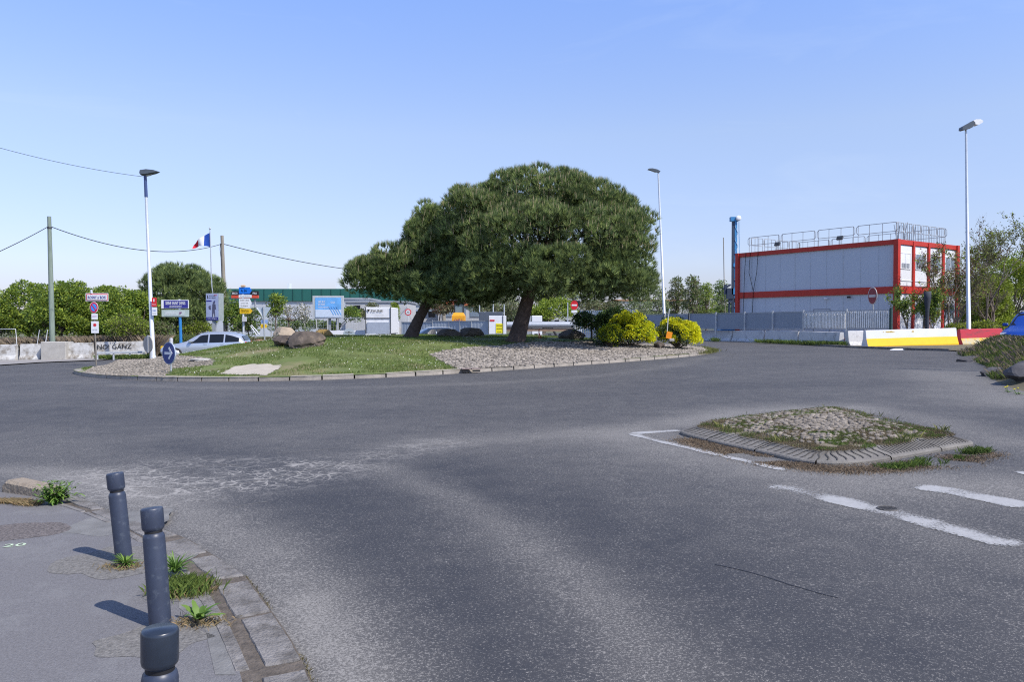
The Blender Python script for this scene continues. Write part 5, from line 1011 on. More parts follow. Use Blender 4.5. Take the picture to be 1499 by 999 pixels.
onp(lambda g: (g.prism([(.02, .22), (.26, .2), (.3, -.15), (.2, -.2), (.24, -.68), (.15, -.68), (.13, -.25), (.08, -.68), (-.01, -.68), (.0, -.1)], -.17, -.166), g.disc(.14, .3, .08, -.172, -.166), g.hull([(-.3, -.169, .05), (-.12, -.169, .12), (-.1, -.169, -.2), (-.26, -.169, -.15), (-.2, -.166, 0)])), 'figure', mat('poster_figure', (.1, .1, .16), .5))
onp(lambda g: (g.text('Infos & ligne', 0, -hh*.42, hw*1.4, .09, -.173), g.box((.12, -.172, -.62), (.05, .004, .25))), 'footer_text', WHITE)
# ------------------------------------------------------------------ signs
def disc_sign(parent, px, py, r, Y, ring, inner, ths=(.02, .006), rxs=1):
    c = rel(px, py, Y, parent.location); R_ = r*Y/F; g = MB(); g.disc(c.x, c.z, R_, c.y-.01, c.y+.01, rx=R_*rxs); return c, R_, g
Ys = 39; so = on(139.5, Ys); t = thing('sign_post', 'slim post with the framed town name sign and a no parking disc', 'sign post', so)
mb = MB(); mb.tube([(.0, .05, 0), rel(138, 470, Ys, so)+Vector((0, .05, 0)), rel(133.5, 425, Ys, so)+Vector((0, .05, 0))], .04, 8); mb.build('post', mat('post_brown_grey', (.2, .18, .15), .7), t); mb = MB(); mb.tube([rel(134, 430, Ys, so), rel(133.5, 424.5, Ys, so)], .055, 8); mb.build('post_top', SILV, t)
platebox(t, 'rim', 125.5, 429.5, 158.5, 441.5, Ys, WHITE, .03); platebox(t, 'red_border', 126.5, 430.5, 157.5, 440.5, Ys-.02, RED, .02); platebox(t, 'town_sign', 127.6, 431.6, 156.4, 439.4, Ys-.04, WHITE, .02); letter(t, 'ROSNY s/ BOIS', 142, 435.5, 26, 4.2, Ys-.045, NAVY)
g = MB(); c = rel(137.6, 450.5, Ys, so); m_ = Ys/F; g.disc(c.x, c.z, 8.2*m_, c.y-.01, c.y+.01, rx=6.2*m_); g.build('no_parking_disc', mat('sign_white_rim', (.8, .72, .72), .4), t)
g = MB(); g.disc(c.x, c.z, 7.6*m_, c.y-.018, c.y-.011, rx=5.7*m_); g.build('red_ring', mat('sign_crimson', (.55, .01, .06), .4), t)
g = MB(); g.disc(c.x, c.z, 5.4*m_, c.y-.026, c.y-.019, rx=4.1*m_); g.build('blue_field', mat('sign_sky_blue', (.05, .27, .75), .4), t)
g = MB(); g.box((c.x, c.y-.03, c.z), (.05, .006, .34), R=Matrix.Rotation(-.62, 3, 'Y')); g.build('red_slash', mat('sign_crimson', (0, 0, 0)), t)
platebox(t, 'small_plate', 134, 459.5, 143, 468, Ys, WHITE, .02); letter(t, 'ARRÊT', 138.5, 463.2, 7, 1.6, Ys, mat('mauve_text', (.4, .1, .35), .5))
platebox(t, 'small_plate', 133.5, 470.5, 144.5, 488, Ys, WHITE, .02); g = MB(); c2 = rel(139, 476, Ys, so); g.disc(c2.x, c2.z, 2.6*m_, c2.y-.02, c2.y-.012, n=5); g.build('red_emblem', RED, t); letter(t, 'ACCES', 139, 483, 7, 2.2, Ys, GREY)
Yb = 47; bo = on(264.5, Yb); t = thing('district_sign', 'blue post carrying a navy SEINE SAINT DENIS plate over a pale plate', 'direction sign', bo)
mb = MB(); mb.tube([(0, .06, 0), rel(263, 463, Yb, bo)+Vector((0, .06, 0))], .085, 12); mb.build('post', mat('post_blue', (.03, .2, .5), .4), t)
mb = MB(); mb.tube([rel(262.5, 463, Yb, bo)+Vector((0, .06, 0)), rel(262, 438.5, Yb, bo)+Vector((0, .06, 0))], .06, 10); mb.build('post_top', WHITE, t)
platebox(t, 'upper_plate', 236.5, 439.3, 276, 452, Yb, WHITE, .09); platebox(t, 'upper_field', 239.8, 440.2, 275.2, 451.2, Yb-.05, NAVY, .02); letter(t, 'SEINE SAINT DENIS', 257, 444, 29, 4.6, Yb-.05, WHITE); letter(t, 'LE DEPARTEMENT', 257.3, 448.8, 18, 1.9, Yb-.05, WHITE)
platebox(t, 'lower_plate', 237, 453.8, 276.5, 464, Yb, mat('sign_pale_green', (.42, .5, .46), .4), .09); platebox(t, 'lower_field', 240.5, 455.4, 270.5, 462.2, Yb-.05, mat('sign_pale_grey', (.5, .56, .55), .4), .02); letter(t, 'BOBIGNY CENTRE', 251, 459, 15, 2, Yb-.05, WHITE); letter(t, 'JF', 264, 459, 4.6, 4, Yb-.05, mat('plum', (.18, .02, .15), .5))
Yc = 58; do = on(356, Yc); t = thing('direction_signpost', 'post stacked with blue, white and yellow direction arrows', 'direction sign', do)
mb = MB(); mb.tube([(0, .08, 0), rel(355, 425, Yc, do)+Vector((0, .08, 0))], .08, 10); mb.build('post', SILV, t)
def arrow(px0, py0, px1, py1, m, Y=Yc, par=None, o=None, th=.04):
    a = at(px0, py0, Y)-o; b = at(px1, py1, Y)-o; w_ = (b.x-a.x); tipx = b.x; zc = (a.z+b.z)/2; g = MB(); g.prism([(a.x, a.z), (tipx-w_*.16, a.z), (tipx, zc), (tipx-w_*.16, b.z), (a.x, b.z)], a.y-th/2, a.y+th/2); return g.build('arrow_plate', m, par)
arrow(349.8, 420.8, 368.5, 430.5, mat('motorway_blue', (.01, .17, .68), .4), par=t, o=do); letter(t, 'A 86', 357, 425.7, 9, 4.4, Yc, WHITE)
platebox(t, 'plate', 349.6, 431.8, 368.2, 436.2, Yc, WHITE, .04); letter(t, 'Autres directions', 359, 434, 15, 2, Yc, BLACK)
arrow(350, 437.4, 368.5, 451, WHITE, par=t, o=do); letter(t, 'ROSNY s/ BOIS', 358, 440, 13, 2.2, Yc, BLACK); letter(t, 'centre ville', 358, 444.2, 11, 2, Yc, GREY); letter(t, 'Bobigny', 358, 448.2, 11, 2.2, Yc, BLACK)
arrow(351, 452, 369.5, 459.5, YELL, par=t, o=do); letter(t, 'DEVIATION', 358.5, 455.8, 11, 4.2, Yc, mat('brown_text', (.15, .07, .0), .6))
platebox(t, 'control_box', 355, 464, 360.5, 471, Yc-.1, mat('box_grey', (.6, .6, .62), .5), .2)
g = MB(); c = rel(355.5, 419, Yc, do); g.bbox(c+Vector((.02, 0, 0)), (.32, .2, .14), .04); g.build('warning_lamp', mat('lamp_tan', (.55, .35, .2), .5), t)
Yk = 80; ko = on(359, Yk); t = thing('shop_totem', 'black and red shop sign half hidden behind the direction arrows', 'shop sign', ko)
mb = MB(); mb.tube([(-.9, .1, 0), rel(345, 437, Yk, ko)+Vector((0, .1, 0))], .09, 8); mb.tube([(1, .1, 0), rel(373, 437, Yk, ko)+Vector((0, .1, 0))], .09, 8); mb.build('legs', GREY, t)
platebox(t, 'black_field', 339.3, 426.3, 378.5, 432.5, Yk, BLACK, .3); platebox(t, 'red_field', 339.3, 432.6, 378.5, 436.7, Yk, mat('shop_red', (.62, .08, .04), .4), .3); letter(t, 'BRICO', 344, 429.6, 7.5, 3, Yk-.15, WHITE); letter(t, 'PRO', 373, 429.6, 6, 3, Yk-.15, WHITE)
Yg = 52; go = on(387.5, Yg); t = thing('give_way_sign', 'grey back of a give way sign with a small yellow arrow below', 'road sign', go)
mb = MB(); mb.tube([(0, .06, 0), rel(386, 449, Yg, go)+Vector((0, -.06, 0))], .05, 8); mb.build('post', GALV, t)
g = MB(); a, b, c = [rel(*q, Yg, go) for q in ((375, 450.5), (397, 450), (386.8, 466.5))]; g.prism([(a.x, a.z), (b.x, b.z), (c.x, c.z)], -.0, .02); g.build('triangle', mat('sign_back_grey', (.42, .48, .55), .5), t)
g = MB(); g.prism([(a.x, a.z), (a.x+.08, a.z), (c.x+.03, c.z), (c.x, c.z-.05)], -.03, -.01); g.build('white_rim', WHITE, t)
platebox(t, 'blue_plate', 382, 468.5, 392, 473.5, Yg, mat('pale_blue_plate', (.25, .35, .6), .5), .02); arrow(381.8, 474.8, 391.2, 480.5, YELL, Yg, t, go); letter(t, 'DEV', 386, 477.6, 5, 2.6, Yg, BLACK)
o = on(370, 56); t = thing('frame_stake', 'leaning white metal frame behind the estate car', 'metal frame', o); mb = MB(); mb.tube([rel(380, 490, 56, o), rel(368, 476, 56, o)], .03, 6); mb.tube([rel(376, 491, 56, o), rel(367, 478, 56, o)], .03, 6); mb.tube([rel(368, 476, 56, o), rel(367, 478, 56, o)], .03, 6); mb.build('frame', WHITE, t)
# round signs standing low on the roundabout
def low_round(label, px, py, r, yaw, front, Y, arrow_=False, postdy=.12, squash=1):
    c = at(px, py, Y); f = Vector((c.x, Y, isl_h(c.x, Y))); R_ = r*Y/F; t = thing('round_sign', label, 'road sign', f, rz=yaw); z = c.z-f.z
    g = MB(); g.disc(0, z, R_, -.015, .015, n=36); g.build('disc', mat('sign_back_grey', (0, 0, 0)), t); g = MB(); g.disc(0, z, R_*.94, -.022, -.016, n=36); g.build('face', front, t)
    g = MB(); g.tube([(0, .07, 0), (0, .07, z+R_*.9)], .035, 8); g.build('post', GALV, t)
    if arrow_:
        g = MB(); g.box((-.03, -.026, z), (R_*1.05, .006, R_*.22)); g.box((R_*.3, -.027, z+R_*.22), (R_*.75, .006, R_*.2), R=Matrix.Rotation(.85, 3, 'Y')); g.box((R_*.3, -.029, z-R_*.22), (R_*.75, .006, R_*.2), R=Matrix.Rotation(-.85, 3, 'Y')); g.build('arrow', WHITE, t)
    else:
        g = MB(); g.box((0, -.03, z+R_*.35), (R_*1.2, .02, .05)); g.box((0, -.03, z-R_*.1), (.07, .02, R_*1.2)); g.build('clamp', GREY, t)
low_round('low round blue sign with a white arrow standing in the left cobbles', 247.5, 517.5, 16.5, -.62, mat('arrow_sign_blue', (.02, .05, .22), .35, dirt=(.1, .13, .3), dthr=.62), 27.5, True)
low_round('grey back of a round sign standing in the grass left of the box truck', 511, 489.5, 8.6, 0, mat('sign_back_grey', (0, 0, 0)), 46)
c = at(217, 504, 44); f = Vector((c.x, 44, gz(c.x))); t = thing('round_sign', 'tilted grey back of a round sign beside the leaning street lamp', 'road sign', f, rz=-.62); g = MB(); R_ = 12.3*44/F; z = c.z-f.z; g.disc(0, z, R_, -.03, .03, n=30); g.build('disc', mat('sign_back_warm', (.4, .38, .34), .6), t); g = MB(); g.box((.05, -.05, z), (.06, .05, R_*2.1)); g.tube([(.1, .06, 0), (.1, .06, z+R_)], .04, 8); g.build('post', GALV, t)
o = on(250.5, 45); mb = MB(); mb.tube([(0, 0, 0), (0, 0, rel(250, 495, 45, o).z-.05), (0, 0, rel(250, 495, 45, o).z)], [.1, .1, .05], 12); mb.build('post', mat('post_pale_grey', (.4, .4, .42), .5), loc=o, label='short pale grey post just behind the blue arrow sign', cat='post')
o = on(238, 43.5); mb = MB(); mb.bbox((0, 0, rel(238, 510, 43.5, o).z), (.2, .14, .22), .02); mb.tube([(0, .02, 0), (0, .02, rel(238, 510, 43.5, o).z)], .05, 6, 1); mb.build('yellow_marker', [YELL, GREY], loc=o, label='small yellow marker box left of the blue arrow sign', cat='marker')
Yn = 60; no = on(840, Yn); t = thing('no_entry_sign', 'red no entry sign with white bar under the right side of the pine', 'road sign', no)
mb = MB(); mb.tube([(0, .05, 0), rel(841, 443, Yn, no)+Vector((0, .05, 0))], .045, 8); mb.build('post', GALV, t)
g = MB(); c = rel(840.7, 447, Yn, no); m_ = Yn/F; g.disc(c.x, c.z, 7*m_, c.y-.01, c.y+.01, rx=5.4*m_); g.build('red_disc', RED, t); g = MB(); g.box((c.x, c.y-.02, c.z), (7.6*m_, .01, 2.2*m_)); g.build('white_bar', WHITE, t)
platebox(t, 'white_plate', 836.5, 454.5, 845, 458, Yn, WHITE, .02)
o = on(846, 61); t = thing('white_sign', 'small white rectangular sign on thin posts beside the no entry sign', 'sign', o); platebox(t, 'plate', 841, 459, 852, 463.5, 61, WHITE, .03); mb = MB(); [mb.tube([Vector((x_, .05, 0)), Vector((x_, .05, 1.2))], .035, 6) for x_ in (-.2, .25)]; mb.box((.05, .06, .8), (.5, .02, .5)); mb.build('legs', SILV, t)
Yr = 48; ro = on(1280.5, Yr); t = thing('no_entry_sign', 'faded no entry sign turned sideways in front of the site building', 'road sign', ro)
yaw = -1.5
mb = MB(); mb.tube([(0, .05, 0), rel(1278.5, 446, Yr, ro)+Vector((0, .05, 0))], .04, 8); mb.build('post', GALV, t)
c = rel(1277.3, 433.5, Yr, ro); hold = [('rim', 12.9*Yr/F, .012, mat('rim_pale', (.55, .5, .48), .5)), ('red_disc', 11.6*Yr/F, .017, mat('faded_dark_red', (.25, .02, .03), .5))]
for nm, r_, dp, m in hold: g = MB(); g.M = Matrix.Translation(c) @ Matrix.Rotation(yaw, 4, 'Z'); g.disc(0, 0, r_, -dp, dp, n=30); g.build(nm, m, t)
g = MB(); g.M = Matrix.Translation(c) @ Matrix.Rotation(yaw, 4, 'Z'); g.box((0, -.02, 0), (.75, .01, .16)); g.build('white_bar', mat('rim_pale', (0, 0, 0)), t)
o = on(1357, 46); t = thing('dark_stump', 'dark flared post standing between the saplings', 'post', o); mb = MB(); h_ = rel(1358, 427, 46, o).z; mb.lathe([(.12, 0), (.10, h_*.4), (.11, h_*.65), (.2, h_*.88), (.2, h_), (.12, h_)], 12); mb.build('shaft', mat('charred_dark', (.05, .055, .07), .8, var=.3, bump=.5), t)
o = foot(979, 38.5); t = thing('leaning_post', 'thin leaning white post with an orange plate at its foot between the yellow bushes', 'post', o, group=None); mb = MB(); mb.tube([rel(976, 495, 38.5, o), rel(978, 465, 38.5, o), rel(980, 452, 38.5, o)], .025, 6); mb.build('shaft', SILV, t)
g = MB(); c = rel(979.5, 491, 38.4, o); g.box(c, (.27, .03, .33), R=Matrix.Rotation(.22, 3, 'Y')); g.build('orange_plate', mat('orange_plate', (.85, .28, .01), .5), t); g = MB(); g.bbox(rel(983, 498, 38.4, o), (.24, .2, .14), .02); g.build('foot_block', CONC, t)
o = foot(789, 40); t = thing('red_frame', 'small red metal hoop right of the big pine trunk', 'hoop', o); mb = MB(); mb.tube([(0, 0, -.1), (0, 0, .45), (.04, 0, .48)], .025, 6); mb.tube([(0, 0, .3), (.12, .1, .02)], .02, 6); mb.build('frame', RED, t)
# ------------------------------------------------------------------ billboard, fence, wall, warehouse
Yv = 82; vo_ = on(486, Yv); t = thing('billboard', 'wide billboard with a pale blue poster above the mesh fence', 'billboard', vo_)
mb = MB(); [mb.box((x_, .3, rel(486, 466, Yv, vo_).z/2), (.25, .2, rel(486, 466, Yv, vo_).z)) for x_ in (-.3, .5)]; mb.build('legs', GREY, t)
platebox(t, 'case', 458.3, 433.3, 503, 466.5, Yv+.1, mat('billboard_frame', (.5, .52, .52), .4), .45); platebox(t, 'poster', 461.5, 436, 499.5, 465, Yv-.16, mat('poster_blue', (.16, .42, .78), .3, var=.25, scale=1.2), .02)
platebox(t, 'poster_lower', 461.7, 453.5, 499.3, 464.6, Yv-.18, mat('poster_pale', (.62, .7, .8), .3, var=.08), .02)
letter(t, 'LES BUS', 471, 442, 10, 3, Yv-.16, WHITE); letter(t, 'DE NUIT', 471, 446, 10, 3, Yv-.16, WHITE); letter(t, 'TOUTES DIRECTIONS', 474, 450.3, 17, 2, Yv-.16, WHITE); letter(t, 'CO', 487, 443, 6, 3, Yv-.16, WHITE)
g = MB(); 
for k in range(4): c = rel(485+k*3.6, 455, Yv-.2, vo_); g.box(c, (.09, .01, 1.0), R=Matrix.Rotation(-.5, 3, 'Y'))
g.build('stripes', mat('poster_blue', (0, 0, 0)), t)
Ye = 79; a = on(396, Ye); t = thing('mesh_fence', 'pale wire mesh fence on a low wall in front of the billboard', 'fence', a); zt = rel(460, 468, Ye, a).z; g = MB(); L_ = on(533, Ye).x-a.x; g.tube([(0, 0, zt), (L_, 0, zt+.02*L_)], .03, 6); g.tube([(0, 0, .9), (L_, 0, .9+.02*L_)], .03, 6); g.build('rail', GALV, t)
for px in (397, 405, 422, 446, 463.5, 479.5, 494.5, 509, 521.5, 532): x = on(px, Ye).x-a.x; g = MB(); g.box((x, 0, zt/2+x*.01), (.1, .08, zt)); g.build('post', mat('fence_post_pale', (.5, .5, .48), .6), t)
g = MB(); [g.tube([(x_*.25, .02, .5), (x_*.25, .02, zt+x_*.005)], .008, 3, caps=False) for x_ in range(int(L_/.25))]; [g.tube([(0, .02, .6+k*.25), (L_, .02, .6+k*.25+.02*L_)], .008, 3, caps=False) for k in range(int((zt-.6)/.25))]; g.build('mesh', GALV, t)
wa = on(478, 75); wb = on(536, 75); jersey('concrete_barrier', 'white concrete wall block with faint scrawl left of the box truck', wa, wb, 1.3, .4, [WHITE], 'white wall blocks beyond the roundabout')
tt = bpy.data.objects[-1] if False else None
wa = on(573, 84); wb = on(600, 84); jersey('concrete_barrier', 'beige wall block right of the box truck', wa, wb, 1.5, .4, [mat('beige_wall', (.5, .46, .4), .8)], 'white wall blocks beyond the roundabout')
Yw = 150; o = on(330, Yw); t = thing('warehouse', 'long warehouse with dark green upper cladding and white lower wall', 'building', o, rz=.0)
x1 = at(640, 430, Yw).x-o.x; x0 = at(300, 430, Yw).x-o.x; zt = rel(500, 423, Yw, o).z; zb = rel(500, 441, Yw, o).z
g = MB(); g.box(((x0+x1)/2, 20, (zt+zb)/2), (x1-x0, 40, zt-zb)); g.build('green_cladding', GREEN, t); g = MB(); g.box(((x0+x1)/2, 20.2, zb/2), (x1-x0-.6, 39.8, zb)); g.build('wall', mat('warehouse_wall', (.5, .52, .56), .7, var=.08, scale=.2), t)
for px, w_ in ((417, .3), (493, .9)): g = MB(); g.box((at(px, 423, Yw).x-o.x, 3, zt+.5), (w_*1.5, 1.5, 1.4)); g.build('roof_vent', WHITE, t)
g = MB()
for px in range(345, 640, 14): g.box((at(px, 430, Yw).x-o.x, -.05, (zt+zb)/2), (.12, .1, zt-zb-.1))
g.build('cladding_seam', mat('green_seam', (.015, .09, .075), .6), t)['kind'] = 'stuff'
for k, px in enumerate((527, 541, 556)): g = MB(); g.box((at(px, 455, Yw).x-o.x, -.1, rel(px, 455, Yw, o).z), (1.6, .15, 1.6)); g.build('window', GLASS, t)
# grey wing
o = on(512, 120); t = thing('low_building', 'pale grey annex beside the billboard', 'building', o); g = MB(); g.box((0, 5, rel(512, 438, 120, o).z/2), (5.8, 10, rel(512, 438, 120, o).z)); g.build('wall', mat('annex_grey', (.5, .53, .56), .7), t); g = MB(); g.box((0, 5, rel(512, 437.5, 120, o).z), (6.1, 10.3, .25)); g.build('roof', GREY, t)
o = on(535, 110); t = thing('low_building', 'white building with a dark window behind the box truck', 'building', o); g = MB(); zz = rel(535, 443, 110, o).z; g.box((1.5, 5, zz/2), (8.5, 10, zz)); g.build('wall', AWHITE, t); g = MB(); g.box((-1.1, -.04, rel(526, 452, 110, o).z), (.8, .12, .9)); g.build('window', GLASS, t); g = MB(); g.box((1.5, 5, zz+.1), (8.8, 10.3, .2)); g.build('roof', GREY, t)
# box truck seen from behind
Yt = 72; o = on(553.5, Yt); t = thing('box_truck', 'small white box truck seen from behind beyond the grass mound', 'truck', o); W2 = 37.5*Yt/F
zt = rel(553, 450, Yt, o).z; zl = rel(553, 466, Yt, o).z; z2 = rel(553, 472, Yt, o).z; z3 = rel(553, 489, Yt, o).z
mb = MB(); mb.bbox((0, 2.4, (zt+z3)/2), (W2, 4.6, zt-z3), .05); mb.build('cargo_box', mat('truck_white', (.78, .78, .77), .4), t)
mb = MB(); mb.box((0, .06, (zl-.0)), (W2, .06, .06)); mb.box((-W2/2+.03, .06, (zt+z3)/2), (.06, .08, zt-z3)); mb.box((W2/2-.03, .06, (zt+z3)/2), (.06, .08, zt-z3)); mb.build('frame', DGREY, t)
mb = MB(); mb.box((0, .03, (z2+z3)/2), (W2-.35, .08, z2-z3)); mb.build('tail_lift', mat('tail_lift_grey', (.42, .46, .52), .45, .2), t)
mb = MB(); mb.text('PAUNE', -.1, zt-.33, 1.05, .2, .02); mb.prism([(-1.0, zt-.2), (-.75, zt-.2), (-.87, zt-.42)], .02, .06); mb.build('lettering', BLACK, t)
mb = MB(); mb.text('LOCATION', .1, zt-.68, .8, .07, .02); mb.build('small_lettering', GREY, t)
mb = MB(); mb.bbox((0, .0, z3-.12), (W2, .14, .16), .03); mb.build('bumper', WHITE, t)
for s_ in (-1, 1): mb = MB(); mb.bbox((s_*(W2/2-.28), -.02, z3-.3), (.5, .1, .14), .02); mb.build('tail_light', RED, t)
for s_ in (-1, 1):
    for yy in (1.0, 6.2): mb = MB(); mb.M = Matrix.Translation((s_*(W2/2-.2), yy, .4)) @ Matrix.Rotation(PI/2, 4, 'Y'); mb.lathe([(.2, -.14), (.4, -.12), (.4, .12), (.2, .14)], 20); mb.build('wheel', TYRE, t)
mb = MB(); mb.bbox((0, 5.7, 1.25), (2.0, 1.9, 1.7), .12); mb.build('cab', mat('truck_white', (0, 0, 0)), t); mb = MB(); mb.box((0, 3, .62), (1.2, 6.4, .2)); mb.build('chassis', BLACK, t)
mb = MB(); mb.bbox((-W2/2-.12, 5.4, 1.6), (.18, .1, .36), .02); mb.build('mirror', BLACK, t)
# ------------------------------------------------------------------ works area seen between the trunks
def hoard(label, px0, px1, Y0, Y1_, pt, pb, m, group):
    a = on(px0, Y0); b = on(px1, Y1_); d = b-a; t = thing('hoarding_panel', label, 'fence panel', a, math.atan2(d.y, d.x), group=group); L = d.xy.length; z1 = rel(px0, pt, Y0, a).z; z0 = max(.05, rel(px0, pb, Y0, a).z)
    g = MB(); k = int(L/.14); pts = [(L*i/k, .015*(i % 2)) for i in range(k+1)]; g.add([(x, y, z) for x, y in pts for z in (z0, z1)], [(2*i, 2*i+2, 2*i+3, 2*i+1) for i in range(k)]); g.build('sheet', m, t); g = MB(); g.box((L/2, 0, z1), (L, .06, .06)); g.box((L/2, 0, z0), (L, .06, .06)); g.tube([(0, 0, 0), (0, 0, z1+.1)], .04, 6); g.build('frame', GREY, t)
GH = 'grey hoarding panels beyond the pines'; HM = mat('hoarding_mid', (.38, .43, .48), .55, .1, var=.08)
for i, (a, b, l, pt) in enumerate([(588, 611, 'left of the leaning pine trunk', 472), (611, 633, 'behind the leaning pine trunk', 472), (633, 657, 'just right of the leaning pine trunk', 470.5), (657, 673, 'below the orange digger', 470.5), (673, 690, 'right below the digger cab', 470.5), (690, 716, 'widest, left of the white cabinet', 470)]):
    hoard('grey hoarding panel '+l, a, b, 72-i*.6, 71.4-i*.6, pt, 491, HM, GH)
Yx = 68; o = on(722, Yx); t = thing('site_cabinet', 'white site cabinet with a yellow poster left of the big pine trunk', 'cabinet', o); za, zb = rel(722, 462.5, Yx, o).z, rel(722, 489.5, Yx, o).z
g = MB(); xa, xb = rel(715, 470, Yx, o).x, rel(741, 470, Yx, o).x; g.bbox(((xa+xb)/2, .3, (za+max(zb, 0))/2), (xb-xa, .6, za-max(zb, 0)), .02); g.build('body', WHITE, t)
platebox(t, 'yellow_poster', 726, 474, 736, 488, Yx-.02, mat('poster_yellow', (.85, .75, .02), .5), .02); letter(t, 'PIETONS', 731, 477, 8, 2, Yx-.03, BLACK); letter(t, 'SECURITE', 731, 481.5, 8, 1.8, Yx-.03, BLACK); letter(t, 'ACCES', 731, 486, 6, 1.4, Yx-.03, BLACK)
platebox(t, 'small_label', 717, 468.3, 724, 470.5, Yx-.02, RED, .02); platebox(t, 'edge_trim', 735.7, 462, 736.7, 489, Yx-.03, DGREY, .03); platebox(t, 'edge_trim', 714.8, 462.5, 715.8, 489, Yx-.03, DGREY, .03)
o = on(700, 74); mb = MB(); mb.bbox((1.2, .3, rel(718, 457, 74, o).z/2), (2.2, 1.0, rel(718, 457, 74, o).z), .03); mb.build('site_container', mat('container_dark', (.1, .12, .15), .6, .2), loc=o, label='dark grey container standing behind the white cabinet', cat='container')
o = on(781, 86); mb = MB(); zz = rel(781, 462.5, 86, o).z; mb.bbox((.35, 0, zz/2), (1.1, 1.6, zz), .04); mb.bbox((-.7, 0, zz/2), (.9, 1.5, zz-.1), .03, 1); mb.build('site_cabin', [WHITE, GREY], loc=o, label='small white and grey cabin right of the big pine trunk', cat='cabin')
Yz = 74; a = on(742, Yz); t = thing('pipe_stack', 'long silvery pipe above a rusty beam under the pine', 'pipe', a); L_ = on(841, Yz).x-a.x; g = MB(); zc = rel(790, 476, Yz, a).z; g.M = Matrix.Identity(4); g.tube([(0, 0, zc), (L_, 0, zc+.02)], .3, 20); g.build('pipe', GALV, t)
g = MB(); g.box((L_/2, .1, rel(790, 483, Yz, a).z), (L_, .4, .28)); g.build('beam', mat('rusty_beam', (.3, .2, .13), .8, var=.2), t); [MB().box((k*L_/5+.2, .1, .3), (.3, .5, max(.3, rel(790, 486, Yz, a).z-.05))).build('support', DGREY, t) for k in range(5)]
Yy = 78; o = on(671, Yy); t = thing('excavator', 'orange yellow excavator showing above the grey hoarding', 'excavator', o); OR = mat('excavator_orange', (.8, .36, .02), .45)
g = MB(); zc = rel(671, 465, Yy, o).z; hw = 9.6*Yy/F; g.hull([(s_*hw, y, zc-.5) for s_ in (-1, 1) for y in (-.2, 1.5)]+[(s_*hw*.97, y, zc+.15) for s_ in (-1, 1) for y in (-.2, 1.5)]+[(s_*hw*.7, y, zc+.47) for s_ in (-1, 1) for y in (0, 1.5)]); g.build('engine_housing', OR, t)
g = MB(); g.bbox((.0, 1.6, zc+.75), (.9, 1.1, 1.3), .08); g.build('cab', mat('cab_glass_blue', (.15, .22, .25), .15, spec=.8), t); g = MB(); [g.box((x_, .98, zc+.8), (.07, .07, 1.3)) for x_ in (-.45, .45)]; g.box((0, 1.5, zc+1.42), (1.0, 1.2, .08)); g.box((0, .98, zc+.2), (.3, .1, .5)); g.build('cab_frame', BLACK, t)
g = MB(); [g.bbox((s_*.85, .8, .4), (.45, 2.8, .75), .12) for s_ in (-1, 1)]; g.build('tracks', TYRE, t); g = MB(); g.box((0, .8, (zc-.5+.75)/2), (1.0, 1.2, zc-.5-.3)); g.build('turntable', DGREY, t); g = MB(); g.text('CASE 3', 0, zc-.25, .8, .2, -.21); g.build('lettering', mat('plum', (0, 0, 0)), t)
o = on(601, 88); t = thing('speed_limit_sign', 'round white sign with red ring reading 30 left of the leaning pine trunk', 'road sign', o); c = rel(597.3, 457.3, 88, o); m_ = 88/F; g = MB(); g.tube([(c.x, .05, 0), (c.x, .05, c.z)], .05, 6); g.build('post', SILV, t)
for nm, r_, y_, m in (('red_ring', 4.9, 0, RED), ('white_face', 3.4, -.02, WHITE)): g = MB(); g.disc(c.x, c.z, r_*m_, y_-.01, y_+.008); g.build(nm, m, t)
g = MB(); g.text('30', c.x, c.z, 4.2*m_, 3.2*m_, -.035); g.build('lettering', BLACK, t)
Yo = 130; o = on(620, Yo); t = thing('low_building', 'long white commercial building with dark windows behind the leaning pine', 'building', o); zz = rel(620, 447, Yo, o).z; xa, xb = at(583, 450, Yo).x-o.x, at(662, 450, Yo).x-o.x; g = MB(); g.box(((xa+xb)/2, 6, zz/2), (xb-xa, 12, zz)); g.build('wall', AWHITE, t)
for px in (590, 604, 618, 632, 646): g = MB(); g.box((at(px, 460, Yo).x-o.x, -.05, rel(px, 460.5, Yo, o).z), (1.1, .12, .9)); g.build('window', GLASS, t)
g = MB(); g.box(((xa+xb)/2, 6, zz+.15), (xb-xa+.4, 12.4, .3)); g.build('roof', GREY, t); g = MB(); g.box(((xa+xb)/2, -.3, rel(620, 455, Yo, o).z), (xb-xa, .6, .25)); g.build('canopy', mat('canopy_blue_grey', (.3, .38, .48), .5), t)
o = on(675, 125); t = thing('shop', 'shop front with red fascia lettering seen above the excavator', 'building', o); zz = rel(675, 440, 125, o).z; g = MB(); g.box((0, 6, zz/2), (7.2, 12, zz)); g.build('wall', AWHITE, t); g = MB(); g.box((0, -.1, rel(675, 445, 125, o).z), (7.2, .3, .9)); g.build('fascia', mat('fascia_dark_red', (.2, .03, .02), .6), t); g = MB(); g.text('PIZZA GRILL', 0, rel(675, 445, 125, o).z, 5.6, .6, -.27); g.build('lettering', mat('fascia_letters', (.7, .2, .08), .5), t)
for x_ in (-2.2, 0, 2.2): g = MB(); g.box((x_, -.05, rel(675, 457, 125, o).z), (1.5, .12, 1.5)); g.build('window', PGLASS, t)
g = MB(); g.box((0, 6, zz+.12), (7.5, 12.3, .24)); g.build('roof', GREY, t)
o = on(835, 165); t = thing('apartment_building', 'distant white block of flats right of the big pine trunk', 'building', o); zz = rel(835, 433, 165, o).z; g = MB(); g.box((.5, 6, zz/2), (9, 12, zz)); g.build('wall', AWHITE, t)
